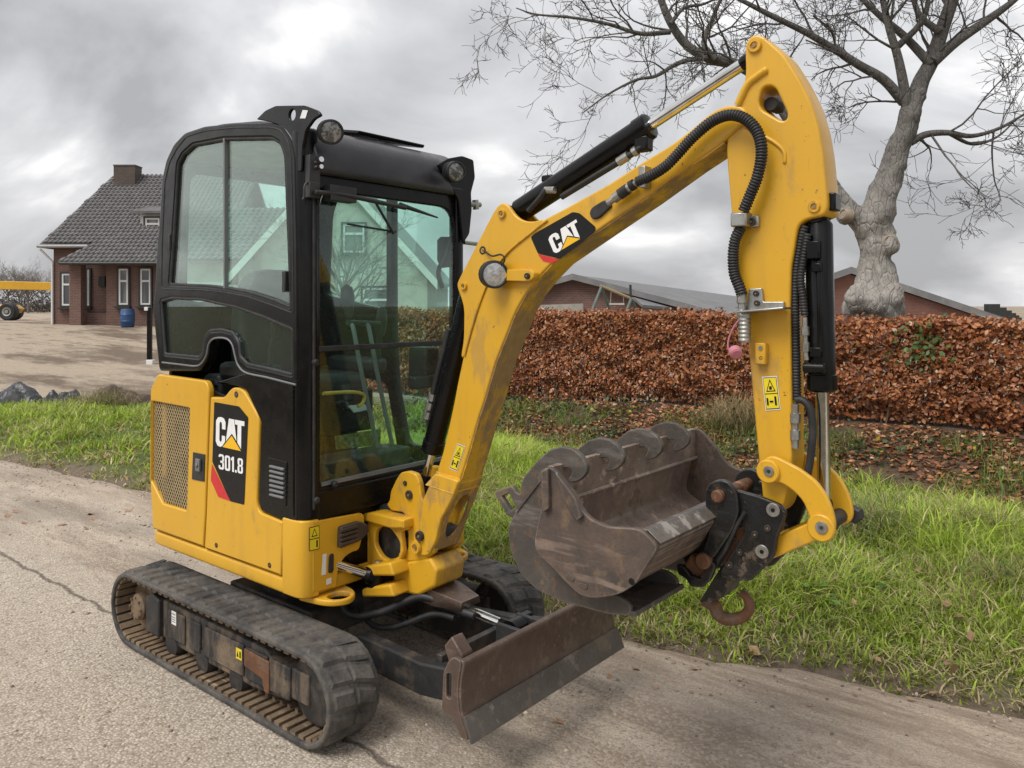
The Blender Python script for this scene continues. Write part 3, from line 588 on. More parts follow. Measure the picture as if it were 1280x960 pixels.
# far bare trees by the yard
def far_tree(base, h, seed, label):
    rg = random.Random(seed); T = thing('far_bare_tree', label, 'tree', base, 0, 'bare trees beyond the yard'); mb = MB(); mt_ = MB()
    mb.tube([(0, 0, -.2), (.05, 0, h*.2), (0, .05, h*.42)], [h*.022, h*.017, h*.012], 6, False)
    for k in range(13):
        z = h*rg.uniform(.2, .44); a = rg.uniform(0, 6.28); grow_twigs(mt_, (0, 0, z), (math.cos(a)*.75, math.sin(a)*.75, rg.uniform(.5, 1.1)), h*rg.uniform(.3, .52), h*.010, 3, .8, 4, .3, .04, rg, 3)
    mb.build('trunk', M['fartwig'], T, 80); V = np.array(mt_.v); o = fastmesh('crown', V, [f for f in mt_.f if len(f) == 4], M['fartwig'], T); return T
for i, (x, dd, top_, lab) in enumerate(((10, 80, 326, 'bare tree at the left picture edge beyond the yard'), (35, 84, 322, 'tallest bare tree in the row left of the house'), (52, 92, 330, 'bare tree just left of the house corner'), (-14, 78, 330, 'bare tree beyond the yard cut by the left picture edge'), (24, 100, 338, 'small bare tree between the taller ones beyond the yard'))):
    p = U(x, 392, d=dd); zb0 = float(H(p.x, p.y)); far_tree((p.x, p.y, zb0), 1.6+(382-top_)*dd/990-zb0, 30+i, lab)
n = 9000; dd = NP.uniform(88, 112, n); x = NP.uniform(-150, 110, n); P = np.array([CAM+(CD+CR*(a-640)/FPX)*b for a, b in zip(x, dd)]); P[:, 2] = .8+np.abs(NP.normal(0, 1, n))
leaves('far_scrub', P, NP.uniform(.12, .35, n), NP.normal(0, 1, (n, 3)), np.array([.09, .075, .06])*NP.uniform(.5, 1.2, (n, 1)), GM, 'distant brown scrub and hedgerow beyond the yard', 'scrub')
# ================================================================== buildings and yard things
YAW = math.atan2(.633, .774)
def brick(name, a, b, mortar, sc=1.):
    t = NT(name); co = t.n('ShaderNodeTexCoord').outputs['Object']; mp = t.n('ShaderNodeMapping'); t.l(co, mp.inputs[0])
    sx = t.n('ShaderNodeSeparateXYZ'); t.l(mp.outputs[0], sx.inputs[0]); cb = t.n('ShaderNodeCombineXYZ'); t.l(t.math('ADD', sx.outputs[0], sx.outputs[1]), cb.inputs[0]); t.l(sx.outputs[2], cb.inputs[1])
    br = t.n('ShaderNodeTexBrick'); br.inputs['Scale'].default_value = 1/sc; br.inputs['Brick Width'].default_value = .22; br.inputs['Row Height'].default_value = .068; br.inputs['Mortar Size'].default_value = .008; br.inputs['Color1'].default_value = (*a, 1); br.inputs['Color2'].default_value = (*b, 1); br.inputs['Mortar'].default_value = (*mortar, 1)
    t.l(cb.outputs[0], br.inputs['Vector']); col = t.mix(t.rng(t.noise(.9, 5), .4, .7, 0, .45), br.outputs['Color'], tuple(x*.6 for x in a)); t.set(Base_Color=col, Roughness=.88); t.bump(br.outputs['Fac'], -.4, .01); return t.m
M['brick'] = brick('dark_brick', (.175, .085, .065), (.115, .058, .050), (.20, .165, .145)); M['brickdark'] = brick('sooty_brick', (.10, .075, .062), (.075, .055, .048), (.13, .11, .10)); M['brick2'] = brick('red_brick', (.25, .10, .072), (.185, .075, .058), (.23, .185, .16)); M['cream'] = simple('cream_render', (.55, .53, .47), .85, scale=3)
M['tile'] = simple('grey_roof_tile', (.105, .10, .102), .5, c2=(.16, .152, .155), scale=2.5, bump=.2, bs=20); M['sheet'] = simple('fibre_cement', (.145, .145, .15), .8, c2=(.22, .22, .215), scale=1.2, bump=.2, bs=8); M['wfr'] = simple('white_window_frame', (.70, .70, .69), .5, var=.04); M['dframe'] = simple('dark_window_frame', (.028, .032, .030), .5); M['gutter'] = simple('grey_gutter', (.33, .33, .33), .5)
t = NT('house_pane'); t.set(Base_Color=t.mix(t.rng(t.noise(2.2, 3, .5, (1, 1, .2)), .45, .55), (.16, .16, .155), (.055, .06, .062)), Roughness=.06); t.b.inputs['Specular IOR Level'].default_value = .9; M['pane'] = t.m; M['curtain'] = simple('net_curtain', (.45, .45, .43), .9)
def win(parent, x0, x1, z0, z1, y, fd=.10, split=.66, net=True):
    """window set in a wall facing local -y"""
    mb = MB(); f = .07
    for (a, b, c, d) in ((x0, x1, z0, z0+f), (x0, x1, z1-f, z1), (x0, x0+f, z0+f, z1-f), (x1-f, x1, z0+f, z1-f)): mb.box(((a+b)/2, y-.03, (c+d)/2), (b-a, fd, d-c))
    w = mb.build('window', M['dframe'], parent); mb = MB(); a0, a1, b0, b1 = x0+f, x1-f, z0+f, z1-f; zs = b0+(b1-b0)*split; g = .07
    for (a, b, c, d) in ((a0, a1, b0, b0+g), (a0, a1, b1-g, b1), (a0, a0+g, b0+g, b1-g), (a1-g, a1, b0+g, b1-g), (a0+g, a1-g, zs-.04, zs+.04)): mb.box(((a+b)/2, y-.035, (c+d)/2), (b-a, .05, d-c))
    mb.build('sash', M['wfr'], w)
    mb = MB(); mb.quad((a0+g, y-.02, b0+g), (a1-g, y-.02, b0+g), (a1-g, y-.02, b1-g), (a0+g, y-.02, b1-g)); mb.build('pane', M['pane'], w)
    mb = MB(); mb.box(((x0+x1)/2, y-.10, z0-.04), (x1-x0+.12, .22, .07)); mb.build('sill', M['dframe'], w); return w
def tiles(name, o, u, v, wfun, mat, parent, tw=.26, tl=.33):
    """pantile field on the plane o + a*u + b*v; wfun(b) gives the a-range of a course"""
    u, v = Vector(u).normalized(), Vector(v); L = v.length; v.normalize(); nrm = u.cross(v); nrm = nrm if nrm.z > 0 else -nrm; V = []; F = []; o = Vector(o)
    b = 0.
    while b < L:
        a0, a1 = wfun(b/L); a = math.ceil(a0/tw)*tw
        while a < a1-tw*.5:
            base = len(V)
            for bb, lift in ((b-.03, .055), (b+tl, .012)):
                for k, hgt in ((0, .0), (.3, .005), (.6, .048), (.82, .055), (1.02, .0)): V.append(o+u*(a+k*tw)+v*bb+nrm*(lift+hgt))
            for k in range(4): F.append((base+k, base+k+1, base+5+k+1, base+5+k))
            for k in range(5): V.append(V[base+k]-nrm*.045)
            for k in range(4): F.append((base+10+k, base+10+k+1, base+k+1, base+k))
            a += tw
        b += tl
    ob = fastmesh(name, V, F, mat, parent); return tag(ob, kind='stuff')
# ---- left brick house (local x right, y away from the camera)
D0 = 34.; hp0 = U(67, 402, d=D0); zg = .78
HS = thing('brick_house', 'dark brick house with grey tiled roof and chimney across the yard', 'house', (hp0.x, hp0.y, zg), YAW)
k_ = D0/FPX
def hx(px, d=D0): return (px-640)*d/FPX-(67-640)*D0/FPX
def hz(py, d=D0): return 1.6+(382-py)*d/FPX-zg
ze, zr = hz(299), hz(222, 38.2); yr = 4.0; slope = (zr-ze)/yr; zc = hz(322, 33.0); yc_ = -(ze-zc)/slope
W0, W1 = 0, hx(270)
mb = MB(); mb.prism([(W0, 0, -.5), (W1, 0, -.5), (W1, 0, ze), (W0, 0, ze)], (0, 8, 0)); wl_ = mb.build('wall', M['brick'], HS)
mb = MB(); x0, x1 = hx(133, 33.4), W1; mb.prism([(x0, -.6, -.5), (x1, -.6, -.5), (x1, -.6, zc-.1), (x0, -.6, zc-.1)], (0, .6, 0)); mb.build('wall', M['brick'], HS)
mb = MB(); mb.box((hx(99.5, 33.4), -.75, (zc-.9)/2), (.48, .40, zc+.7)); mb.build('porch_column', M['brick'], HS); mb = MB(); mb.box(((hx(92, 33.4)+hx(133, 33.4))/2, -.30, .1), (hx(133, 33.4)-hx(92, 33.4), .10, .8)); mb.build('porch_wall', M['brick'], HS)
# roof: hipped at the left, catslide over the porch
oh = .45; hipx = hx(142, 38.2)
mb = MB(); A_ = (W0-oh, -.35, ze-.35*slope); mb.add([A_, (hx(112, 33.6), -.35, ze-.35*slope), (hx(78, 33.0), yc_-.25, zc-.25*slope), (W1+oh, yc_-.25, zc-.25*slope), (W1+oh, yr, zr), (hipx, yr, zr), (W0-oh, 2*yr+.35, ze-.35*slope), (W1+oh, 2*yr+.35, ze-.35*slope)], [(0, 1, 2, 3, 4, 5), (0, 5, 6), (5, 4, 7, 6)])
rf = mb.build('roof', M['tile'], HS); sd = rf.modifiers.new('t', 'SOLIDIFY'); sd.thickness = .14; sd.offset = -1
vv_ = Vector((0, yr-(yc_-.25), zr-(zc-.25*slope))); b1 = (ze-.35*slope-(zc-.25*slope))/(zr-(zc-.25*slope))
xl = hx(78, 33.0)
def wf_(b):
    if b < b1: f = b/b1; return (hx(78, 33.0)+(hx(112, 33.6)-hx(78, 33.0))*f-xl, W1+oh-xl)
    f = (b-b1)/(1-b1); return (W0-oh+(hipx-W0+oh)*f-xl, W1+oh-xl)
tiles('roof_tiles', (xl, yc_-.25, zc-.25*slope+.01), (1, 0, 0), vv_, wf_, M['tile'], rf, .21, .27)
mb = MB(); c0 = hx(158.5, 37.5); zct = hz(209, 37.6); mb.box((c0, 3.6, (zct+zr-.8)/2), (1.0, .7, zct-zr+.8)); mb.build('chimney', M['brickdark'], rf)
mb = MB(); mb.box((c0, 3.6, zct+.03), (1.04, .74, .06)); mb.build('chimney_cap', M['brickdark'], rf)
mb = MB(); mb.tube([(W0-oh, -.42, ze-.40*slope), (hx(110, 33.6), -.42, ze-.40*slope)], .07, 8); mb.build('gutter', M['gutter'], HS); mb = MB(); mb.tube([(hx(80, 33), yc_-.32, zc-.30*slope), (W1+oh, yc_-.32, zc-.30*slope)], .07, 8); mb.build('gutter', M['dframe'], HS)
mb = MB(); mb.tube([(W0-.35, -.40, ze-.45), (W0-.02, -.06, ze-.95), (W0-.02, -.06, -.4)], .05, 8); mb.build('downpipe', M['wfr'], HS)
win(HS, hx(76), hx(91.5), hz(384), hz(340), 0); win(HS, hx(107.5), hx(114.5), hz(384), hz(335), -.0); win(HS, hx(147, 33.4), hx(163, 33.4), hz(383, 33.4), hz(334, 33.4), -.6); win(HS, hx(174, 33.4), hx(191, 33.4), hz(383, 33.4), hz(334, 33.4), -.6)
mb = MB(); mb.box((hx(128.5), -.05, hz(352)), (.26, .12, .44)); mb.build('vent_bricks', M['dframe'], HS)
# dormer
dx0, dx1 = hx(176, 34.8), hx(214, 34.8); zd0, zd1 = hz(293, 34.8), hz(268, 34.8); yd = .75
mb = MB(); mb.prism([(dx0, yd, zd0), (dx1, yd, zd0), (dx1, yd, zd1), (dx0, yd, zd1)], (0, 1.6, 0)); dm_ = mb.build('dormer', M['wfr'], HS); mb = MB(); mb.prism([(dx0-.25, yd-.3, zd1), (dx1+.25, yd-.3, zd1), (dx1+.25, yd+1.9, zd1+.55), (dx0-.25, yd+1.9, zd1+.55)], (0, 0, .12)); mb.build('dormer_roof', M['tile'], dm_)
win(HS, dx0+.18, dx0+.95, zd0+.12, zd1-.1, yd-.02, split=.5)
# ---- barrel, post, tarps, telehandler
p = U(159.5, 405, d=32.2); zb0 = zg-.05; mb = MB(); mb.lathe((0, 0, 0), (0, 0, 1), [(.23, 0), (.255, .04), (.27, .22), (.285, .24), (.27, .26), (.27, .48), (.285, .50), (.27, .52), (.255, .70), (.235, .74), (.22, .74), (.21, .72), (1e-4, .72)], 24)
o = mb.build('rain_barrel', simple('blue_plastic', (.025, .075, .20), .45)); o.location = (p.x, p.y, zb0); tag(o, 'blue plastic barrel standing against the house wall', 'barrel')
p = U(187, 447, d=19.5); zb0 = float(H(p.x, p.y)); T = thing('gate_post', 'black metal post with white cap at the yard entrance', 'post', (p.x, p.y, zb0), YAW)
mb = MB(); mb.box((0, 0, .70), (.10, .10, 1.40)); mb.build('post', M['black'], T, bev=.008); mb = MB(); mb.box((-.06, -.02, 1.36), (.09, .10, .09)); mb.build('cap', M['wfr'], T, bev=.006); mb = MB(); mb.box((.04, -.03, .05), (.16, .16, .12)); mb.build('foot', M['wfr'], T, bev=.01)
def tarp(px0, px1, py, h, label, seed, nm='plastic_sheet', mat=None, ct='tarpaulin'):
    a, b = U(px0, py, z=.12), U(px1, py, z=.12); c = (a+b)/2; L = (b-a).length; rg = random.Random(seed); nu, nv = 44, 24; V = []; F = []
    rid = [(rg.uniform(-1, 1), rg.uniform(-1, 1), rg.uniform(0, 6.28), rg.uniform(3, 8)) for _ in range(9)]
    for i in range(nu):
        for j in range(nv):
            u, v = i/(nu-1)*2-1, j/(nv-1)*2-1; e = max(0, 1-(abs(u)**2.5)*.9-(abs(v)**2.2)*.95); z = h*e**.45*(.60+.25*math.sin(u*3+seed)+.15*math.sin(v*4+seed))
            for (cx_, cy_, an, fr) in rid: z += .030*h/.25*(abs(math.sin((math.cos(an)*(u-cx_)*1.4+math.sin(an)*(v-cy_))*fr*.6))-.5)*min(1, e*1.5)
            V.append((u*L*.55+rg.uniform(-.008, .008), v*L*.30+rg.uniform(-.008, .008), z+rg.uniform(-.006, .006)))
    for i in range(nu-1):
        for j in range(nv-1): F.append((i*nv+j, (i+1)*nv+j, (i+1)*nv+j+1, i*nv+j+1))
    t = NT('black_plastic_sheet'); t.set(Base_Color=(.035, .036, .040), Roughness=.38); o = fastmesh(nm, V, F, mat or t.m); o.location = (c.x, c.y, float(H(c.x, c.y))-.02); d = b-a; o.rotation_euler = (0, 0, math.atan2(d.y, d.x)); smooth(o.data, 28); return tag(o, label, ct)
tarp(-12, 50, 500, .30, 'crumpled black plastic sheet at the left picture edge', 1); tarp(56, 98, 500, .30, 'smaller folded black plastic sheet right of the crumpled one', 5)
tarp(118, 196, 498, .26, 'low heap of dark soil behind the grass verge', 9, 'soil_heap', simple('dark_soil', (.075, .052, .038), .95, c2=(.13, .095, .07), scale=6, bump=.9, bs=25), 'soil heap')
pt = U(15, 398, d=42); TH = thing('telehandler', 'yellow telescopic handler half hidden behind the brick house', 'telehandler', (pt.x, pt.y, float(H(pt.x, pt.y))), YAW)
kt = 42/FPX; tzb = pt.z-TH.location.z
def tz(py): return 1.6+(382-py)*kt-TH.location.z
mb = MB(); mb.prism([(-1.9, 0, tz(350.5)), (-1.9, 0, tz(361)), (2.25, 0, tz(363)), (2.25, 0, tz(353))], (0, .4, 0)); mb.build('telescopic_boom', M['yellow'], TH, bev=.02)
mb = MB(); mb.prism([(-2.6, -.2, tz(394)), (-.1, -.2, tz(392)), (.1, -.2, tz(386)), (-.2, -.2, tz(381)), (-2.6, -.2, tz(379))], (0, 1.2, 0)); mb.build('chassis', M['yellow_worn'], TH, bev=.05)
mb = MB(); mb.prism([(-2.6, 0, tz(380)), (-1.3, 0, tz(380)), (-1.5, 0, tz(345)), (-2.5, 0, tz(345))], (0, 1, 0)); mb.build('cab', M['black'], TH, bev=.05)
for x in (0, -2.2):
    for y in (-.45, .85):
        xw = x; x = x-(.55 if y > 0 else 0); mb = MB(); r = .47; mb.lathe((x, y, r), (0, 1, 0), [(r*.5, 0), (r*.85, -.02), (r*.98, .04), (r, .12), (r, .26), (r*.98, .34), (r*.5, .36)], 28); w = mb.build('wheel', M['rubber'], TH); mb = MB(); mb.lathe((x, y-.01, r), (0, -1, 0), [(r*.52, -.05), (r*.5, .01), (r*.25, -.02), (r*.2, .03), (1e-4, .03)], 20); mb.build('rim', M['steel'], w); x = xw
# ---- long low shed and brick barn beyond the hedge
def rel(px, d): return (CD+CR*(px-640)/FPX)*d
p0 = Vector(CAM+rel(716, 30)); p0.z = 0; p1 = Vector(CAM+rel(935, 118)); p1.z = 0; ax = (p1-p0).normalized(); pr = Vector((ax.y, -ax.x, 0))
zr_ = 1.6+(382-343)*30/FPX; hw = 6.2; zev = 1.15
SH_ = thing('long_shed', 'long low shed with grey sheet roof and brick gable beyond the hedge', 'shed', (0, 0, 0)); Ls = (p1-p0).length
def S(a, b, z): return p0+ax*a+pr*b+Vector((0, 0, z))
mb = MB(); mb.add([S(.3, -hw+.4, 0), S(.3, hw-.4, 0), S(.3, hw-.4, zev), S(.3, 0, zr_-.12), S(.3, -hw+.4, zev), S(Ls, -hw+.4, 0), S(Ls, hw-.4, 0), S(Ls, hw-.4, zev), S(Ls, 0, zr_-.12), S(Ls, -hw+.4, zev)], [(0, 1, 2, 3, 4), (5, 9, 8, 7, 6), (1, 6, 7, 2), (0, 4, 9, 5)]); mb.build('wall', M['brick'], SH_)
for s in (-1, 1):
    mb = MB(); mb.prism([S(0, 0, zr_), S(Ls, 0, zr_), S(Ls, s*hw*1.06, zev-.12), S(0, s*hw*1.06, zev-.12)], (0, 0, -.08)); rs = mb.build('roof_slope', M['sheet'], SH_)
    mb = MB(); mb.prism([S(-.06, 0, zr_+.03), S(-.06, s*hw*1.06, zev-.09), S(-.06, s*hw*1.06, zev-.30), S(-.06, 0, zr_-.20)], ax*.05); mb.build('barge_board', M['sheet'], rs)
q0, q1 = S(.27, -.2-1.9, 0), S(.27, -.2+1.2, 0)
p_l, p_r = U(672, 388, d=29), U(729, 380, d=30)
mb = MB(); mb.prism([Vector((p_l.x, p_l.y, 1.25)), Vector((p_r.x, p_r.y, 1.25)), Vector((p_r.x, p_r.y, 1.68)), Vector((p_l.x, p_l.y, 1.62))], Vector(CD)*.06); mb.build('white_shutter', M['cream'], SH_)
# lower annex roof in front of the shed
mb = MB(); a_, b_ = U(803, 381, d=27), U(922, 391, d=34); mb.prism([a_, b_, b_+Vector((CD*4))+Vector((0, 0, .55)), a_+Vector((CD*4))+Vector((0, 0, .55))], (0, 0, -.1)); o = mb.build('annex_roof', M['sheet'], SH_); mb = MB(); mb.prism([Vector((a_.x, a_.y, .2)), Vector((b_.x, b_.y, .2)), b_-Vector((0, 0, .12)), a_-Vector((0, 0, .12))], Vector(CD)*.2); mb.build('annex_wall', M['brick'], SH_)
BN = thing('brick_barn', 'red brick barn with low pitched roof behind the pollarded tree', 'barn', (0, 0, 0)); DB = 38.
ap = U(1060, 338, d=DB); er = U(1245, 400, d=DB-2); el = U(905, 392, d=DB+3); gz_ = .2
def low(p, z): return Vector((p.x, p.y, z))
mb = MB(); bk_v = Vector(CD*14)+Vector(CR*4); f_ = [low(el, gz_), low(er, gz_), er-Vector((0, 0, .12)), ap-Vector((0, 0, .15)), el-Vector((0, 0, .12))]; mb.prism(f_, bk_v); mb.build('wall', M['brick2'], BN)
for e_ in (el, er):
    d_ = (e_-ap)*1.04; mb = MB(); f0 = -Vector(CD)*.35; mb.prism([ap+f0, ap+d_+f0, ap+d_+bk_v, ap+bk_v], (0, 0, .12)); rs = mb.build('roof_slope', M['sheet'], BN)
    mb = MB(); f1 = -Vector(CD)*.38; mb.prism([ap+f1+Vector((0, 0, .16)), ap+d_+f1+Vector((0, 0, .16)), ap+d_+f1-Vector((0, 0, .16)), ap+f1-Vector((0, 0, .16))], Vector(CD)*.03); mb.build('barge_board', M['sheet'], rs)
VN = thing('ventilator_row', 'stepped row of square black roof ventilators right of the brick barn', 'ventilators', (0, 0, 0))
mb = MB()
for i in range(6):
    dd = 40+i*5; xv = 1240+ (1-.78**i)*47; w = 13*(40/dd)**2.0; p = U(xv, 391+i*2.0, d=dd); mbv_ = MB(); s = w*dd/FPX; mbv_.box(p, (s, s, s*1.7), Matrix.Rotation(YAW, 3, 'Z')); mbv_.build('ventilator', M['dframe'], VN, bev=.02)
a_, b_ = U(1225, 405, d=40), U(1290, 408, d=70); mb = MB(); mb.prism([low(a_, .2), low(b_, .2), b_, a_], Vector(CD)*1.5); mb.build('shed_wall', M['brick2'], VN)
# swing frame
SW = thing('swing_frame', 'green A-frame garden swing above the hedge by the shed', 'swing', (0, 0, 0)); DS = 19.
M['green'] = simple('faded_green_paint', (.10, .14, .12), .6)
def sp_(x, y, dd=0): return U(x, y, d=DS+dd)
for (x, y, l0, l1) in ((752, 358, (737, 396), (765, 398)), (789, 373, (780, 398), (800, 398))):
    for l, dd in ((l0, -.5), (l1, .5)):
        mb = MB(); mb.tube([sp_(x, y), sp_(l[0], l[1], dd), Vector((sp_(l[0], l[1], dd).x, sp_(l[0], l[1], dd).y, .3))], .035, 8); mb.build('leg', M['green'], SW)
mb = MB(); mb.tube([sp_(750, 357), sp_(791, 374)], .035, 8); mb.build('top_bar', simple('swing_wood', (.30, .22, .13), .8), SW)
mb = MB(); mb.tube([sp_(764, 363), sp_(763, 381)], .01, 5); mb.tube([sp_(779, 369), sp_(780, 381)], .01, 5); mb.build('chain', M['steel'], SW); mb = MB(); mb.box(sp_(771, 380), (.34, .16, .04), Matrix.Rotation(YAW, 3, 'Z')); mb.build('seat', M['cream'], SW)
mb = MB(); mb.tube([sp_(788, 356), sp_(788.5, 378)], .03, 8); mb.build('post', M['dframe'], SW)
# ---- gabled house beyond the hedge, in view only through the cab glass
def gable_house(name, label, loc, rz, W, L, ev, ri, wallm, wins, front=True):
    T = thing(name, label, 'house', loc, rz); oh = .4; mb = MB()
    mb.add([(-W, 0, -.3), (W, 0, -.3), (W, 0, ev), (0, 0, ri), (-W, 0, ev), (-W, L, -.3), (W, L, -.3), (W, L, ev), (0, L, ri), (-W, L, ev)], [(0, 1, 2, 3, 4), (5, 9, 8, 7, 6), (1, 6, 7, 2), (0, 4, 9, 5)]); mb.build('wall', M[wallm], T)
    s = (ri-ev)/W
    for sg in (-1, 1):
        mb = MB(); mb.prism([(0, -oh, ri+.05), (sg*(W+oh), -oh, ev-oh*s+.05), (sg*(W+oh), L+oh, ev-oh*s+.05), (0, L+oh, ri+.05)], (0, 0, .12)); r_ = mb.build('roof_slope', M['tile'], T)
        mb = MB(); mb.prism([(0, -oh-.02, ri+.18), (sg*(W+oh), -oh-.02, ev-oh*s+.18), (sg*(W+oh), -oh-.02, ev-oh*s-.15), (0, -oh-.02, ri-.15)], (0, -.04, 0)); mb.build('barge_board', M['wfr'], r_)
    for (x0, x1, z0, z1) in wins: win(T, x0, x1, z0, z1, 0)
    return T
DG = 28.; ga = U(416, 382, d=DG); kg = DG/FPX
GH_ = gable_house('gabled_house', 'cream gabled house behind the hedge, seen through the cab windows', (ga.x, ga.y, .3), YAW, 118*kg, 9, 2.45, 1.6+172*kg-.3, 'cream', ((.3, 1.2, 3.1, 4.25), (-2.2, -1.2, .9, 2.1), (1.0, 2.1, .6, 2.0)))
# wing with tiled roof to its left
wx0, wx1 = (212-416)*kg, (330-416)*kg
mb = MB(); mb.prism([(wx0, 1, -.3), (wx1, 1, -.3), (wx1, 1, 3.0), (wx0, 1, 3.0)], (0, 6, 0)); mb.build('wing_wall', M['cream'], GH_)
mb = MB(); mb.prism([(wx0-.2, .6, 2.85), (wx1+1.2, .6, 2.85), (wx1+1.2, 4, 5.05), (wx0-.2, 4, 5.05)], (0, 0, .1)); wr = mb.build('wing_roof', M['tile'], GH_)
tiles('roof_tiles', (wx0-.2, .6, 2.96), (1, 0, 0), (0, 3.4, 2.2), lambda b: (0, wx1-wx0+1.4), M['tile'], wr, .24, .3)
mb = MB(); mb.box((wx0+1.0, .97, 1.1), (1.7, .06, 2.1)); mb.build('garage_door', M['wfr'], GH_)
p = U(428, 392, d=22); far_tree((p.x, p.y, float(H(p.x, p.y))), 4.6, 77, 'bare young tree seen through the windscreen')
# ---- fallen leaves on the road, each one a thing
lv = MB(); lv.add([(-.5, 0, .02), (-.1, .33, .14), (.25, .22, .05), (.55, 0, .22), (.25, -.24, .10), (-.1, -.30, .03), (.1, 0, .0)], [(0, 6, 1), (1, 6, 2), (2, 6, 3), (3, 6, 4), (4, 6, 5), (5, 6, 0)]); lme = lv.mesh('fallen_leaf', 80); lme.materials.append(simple('tan_dead_leaf', (.34, .20, .12), .7, scale=40, var=.2))
for i, (x, y, lab) in enumerate(((20, 641, 0), (9, 646, 0), (113, 644, 0), (117, 650, 0), (31, 655, 0), (78, 657, 0), (108, 662, 0), (160, 640, 0), (795, 838, 0), (762, 848, 0), (820, 862, 0), (1124, 864, 1), (1139, 876, 1), (1166, 868, 1), (868, 838, 1), (1012, 884, 1), (700, 905, 0))):
    p = U(x, y, z=.0); s = NP.uniform(.045, .075) if y < 700 else NP.uniform(.03, .05); ob = link('fallen_leaf', lme); ob.location = (p.x, p.y, .006+(float(H(p.x, p.y))+.03 if p.y > float(edge(p.x)) else 0)); ob.scale = (s, s, s); ob.rotation_euler = (NP.uniform(-.2, .2), NP.uniform(-.2, .2), NP.uniform(0, 6))
    tag(ob, 'dry tan leaf lying on the road beside the grass verge' if x > 500 else 'dry tan leaf lying on the road left of the excavator', 'leaf', 'leaves on the road by the verge' if x > 500 else 'leaves on the road left of the excavator')
# ================================================================== the excavator
EX = thing('mini_excavator', 'yellow and black tracked mini excavator parked on the road', 'excavator')
def plateM(name, loops, t, mat, parent, org, u, v, bev=.003):
    """plate of thickness t in the plane through org spanned by u, v"""
    o = plate(name, loops, -t/2, t/2, mat, parent, bev, 'XY')
    u = Vector(u).normalized(); v = Vector(v); v = (v-u*v.dot(u)).normalized(); w = u.cross(v)
    Mx = Matrix(((u.x, v.x, w.x, org[0]), (u.y, v.y, w.y, org[1]), (u.z, v.z, w.z, org[2]), (0, 0, 0, 1)))
    o.data.transform(Mx); return o
def hose(name, pts, r, parent, mat, ribbed=False):
    p = cat(pts, 10); mb = MB()
    if ribbed:
        p = resample(p, .0029); mb.tube(p, [r*(1 if i % 3 else .80) for i in range(len(p))], 10)
    else: mb.tube(resample(p, .012), r, 8)
    return mb.build(name, mat, parent, 60)
def pinY(name, px, Y, r, parent, mat, h=.01, core=True, cm=None):
    c = U(*px, Y=Y); mb = MB()
    mb.lathe(c+Vector((0, .004, 0)), (0, -1, 0), [(r, 0), (r, h*.75), (r*.92, h), (r*.55, h), (r*.5, h*.7), (1e-5, h*.7)] if core else [(r, 0), (r, h*.75), (r*.9, h), (1e-5, h)], 24)
    if core:
        mb.k = 1; mb.lathe(c+Vector((0, .004-h*.7, 0)), (0, -1, 0), [(r*.3, 0), (r*.3, h*.35), (1e-5, h*.35)], 10)
    return mb.build(name, [mat, cm or M['pinksteel']], parent)
def hyd(name, a, b, blen, rb, rr, parent, eye=.04, gland=True):
    a, b = Vector(a), Vector(b); d = (b-a).normalized(); e0 = a+d*blen
    mb = MB(); mb.lathe(a, d, [(rb*.55, .0), (rb*.75, .02), (rb, .035), (rb, blen-.05), (rb*1.09, blen-.048), (rb*1.09, blen-.006), (rb*.95, blen), (rr*1.15, blen+.002), (rr*1.15, blen+.001)], 28)
    mb.lathe(a-Vector((0, .035, 0)), (0, 1, 0), [(rb*.8, 0), (rb*.8, .07)], 20)
    o = mb.build(name, M['black'], parent)
    mb = MB(); mb.cyl(e0, b-d*.045, rr, n=24); mb.build('piston_rod', M['chrome'], o)
    mb = MB(); mb.lathe(b-d*.075, d, [(rr*1.0, 0), (rr*1.25, .01), (rr*1.35, .05)], 16); mb.lathe(b-Vector((0, .033, 0)), (0, 1, 0), [(eye, 0), (eye, .066)], 24)
    mb.build('rod_eye', M['black'], o); return o, d
def decal(name, layers, Y, parent, t=.0012):
    """flat print on a side plate: layers of (2D xz loops, material), each slightly proud of the one below"""
    mats = []; mb = MB(); lev = dict(printblack=0, red=1, white=2, logoyellow=3)
    for i, (lp, m) in enumerate(layers):
        if m not in mats: mats.append(m)
        mb.k = mats.index(m); y = Y-.0008-.0003*(lev[m] if len(layers) > 12 or name == 'brand_decal' else i)
        n = len(lp); bm = bmesh.new(); vs = [bm.verts.new((x, y, z)) for x, z in lp]; f = bm.faces.new(vs); f.normal_update()
        bmesh.ops.triangulate(bm, faces=[f], ngon_method='EAR_CLIP'); bm.verts.index_update()
        mb.add([v.co.copy() for v in bm.verts], [[v.index for v in q.verts] for q in bm.faces]); bm.free()
    me = mb.mesh(name, recalc=False)
    b = bmesh.new(); b.from_mesh(me); b.normal_update()
    for q in b.faces:
        if q.normal.y > 0: q.normal_flip()
    b.to_mesh(me); b.free()
    return link(name, me, parent, [M[m] for m in mats])
LC = [(.35, .60), (.35, .85), (.29, .97), (.18, 1), (.07, .97), (0, .85), (0, .15), (.06, .02), (.17, -.01), (.24, .03), (.34, .19), (.34, .38), (.22, .38), (.22, .24), (.20, .17), (.15, .17), (.13, .24), (.13, .76), (.15, .83), (.20, .83), (.22, .76), (.22, .60)]
LA = [(.37, .21), (.47, 1), (.66, 1), (.76, .29), (.585, .51)]
LT = [(.68, 1), (1.04, 1), (1.04, .84), (.93, .84), (.93, .05), (.79, .245), (.79, .84), (.70, .84)]
LY = [(.585, .44), (.25, .0), (.93, -.02)]
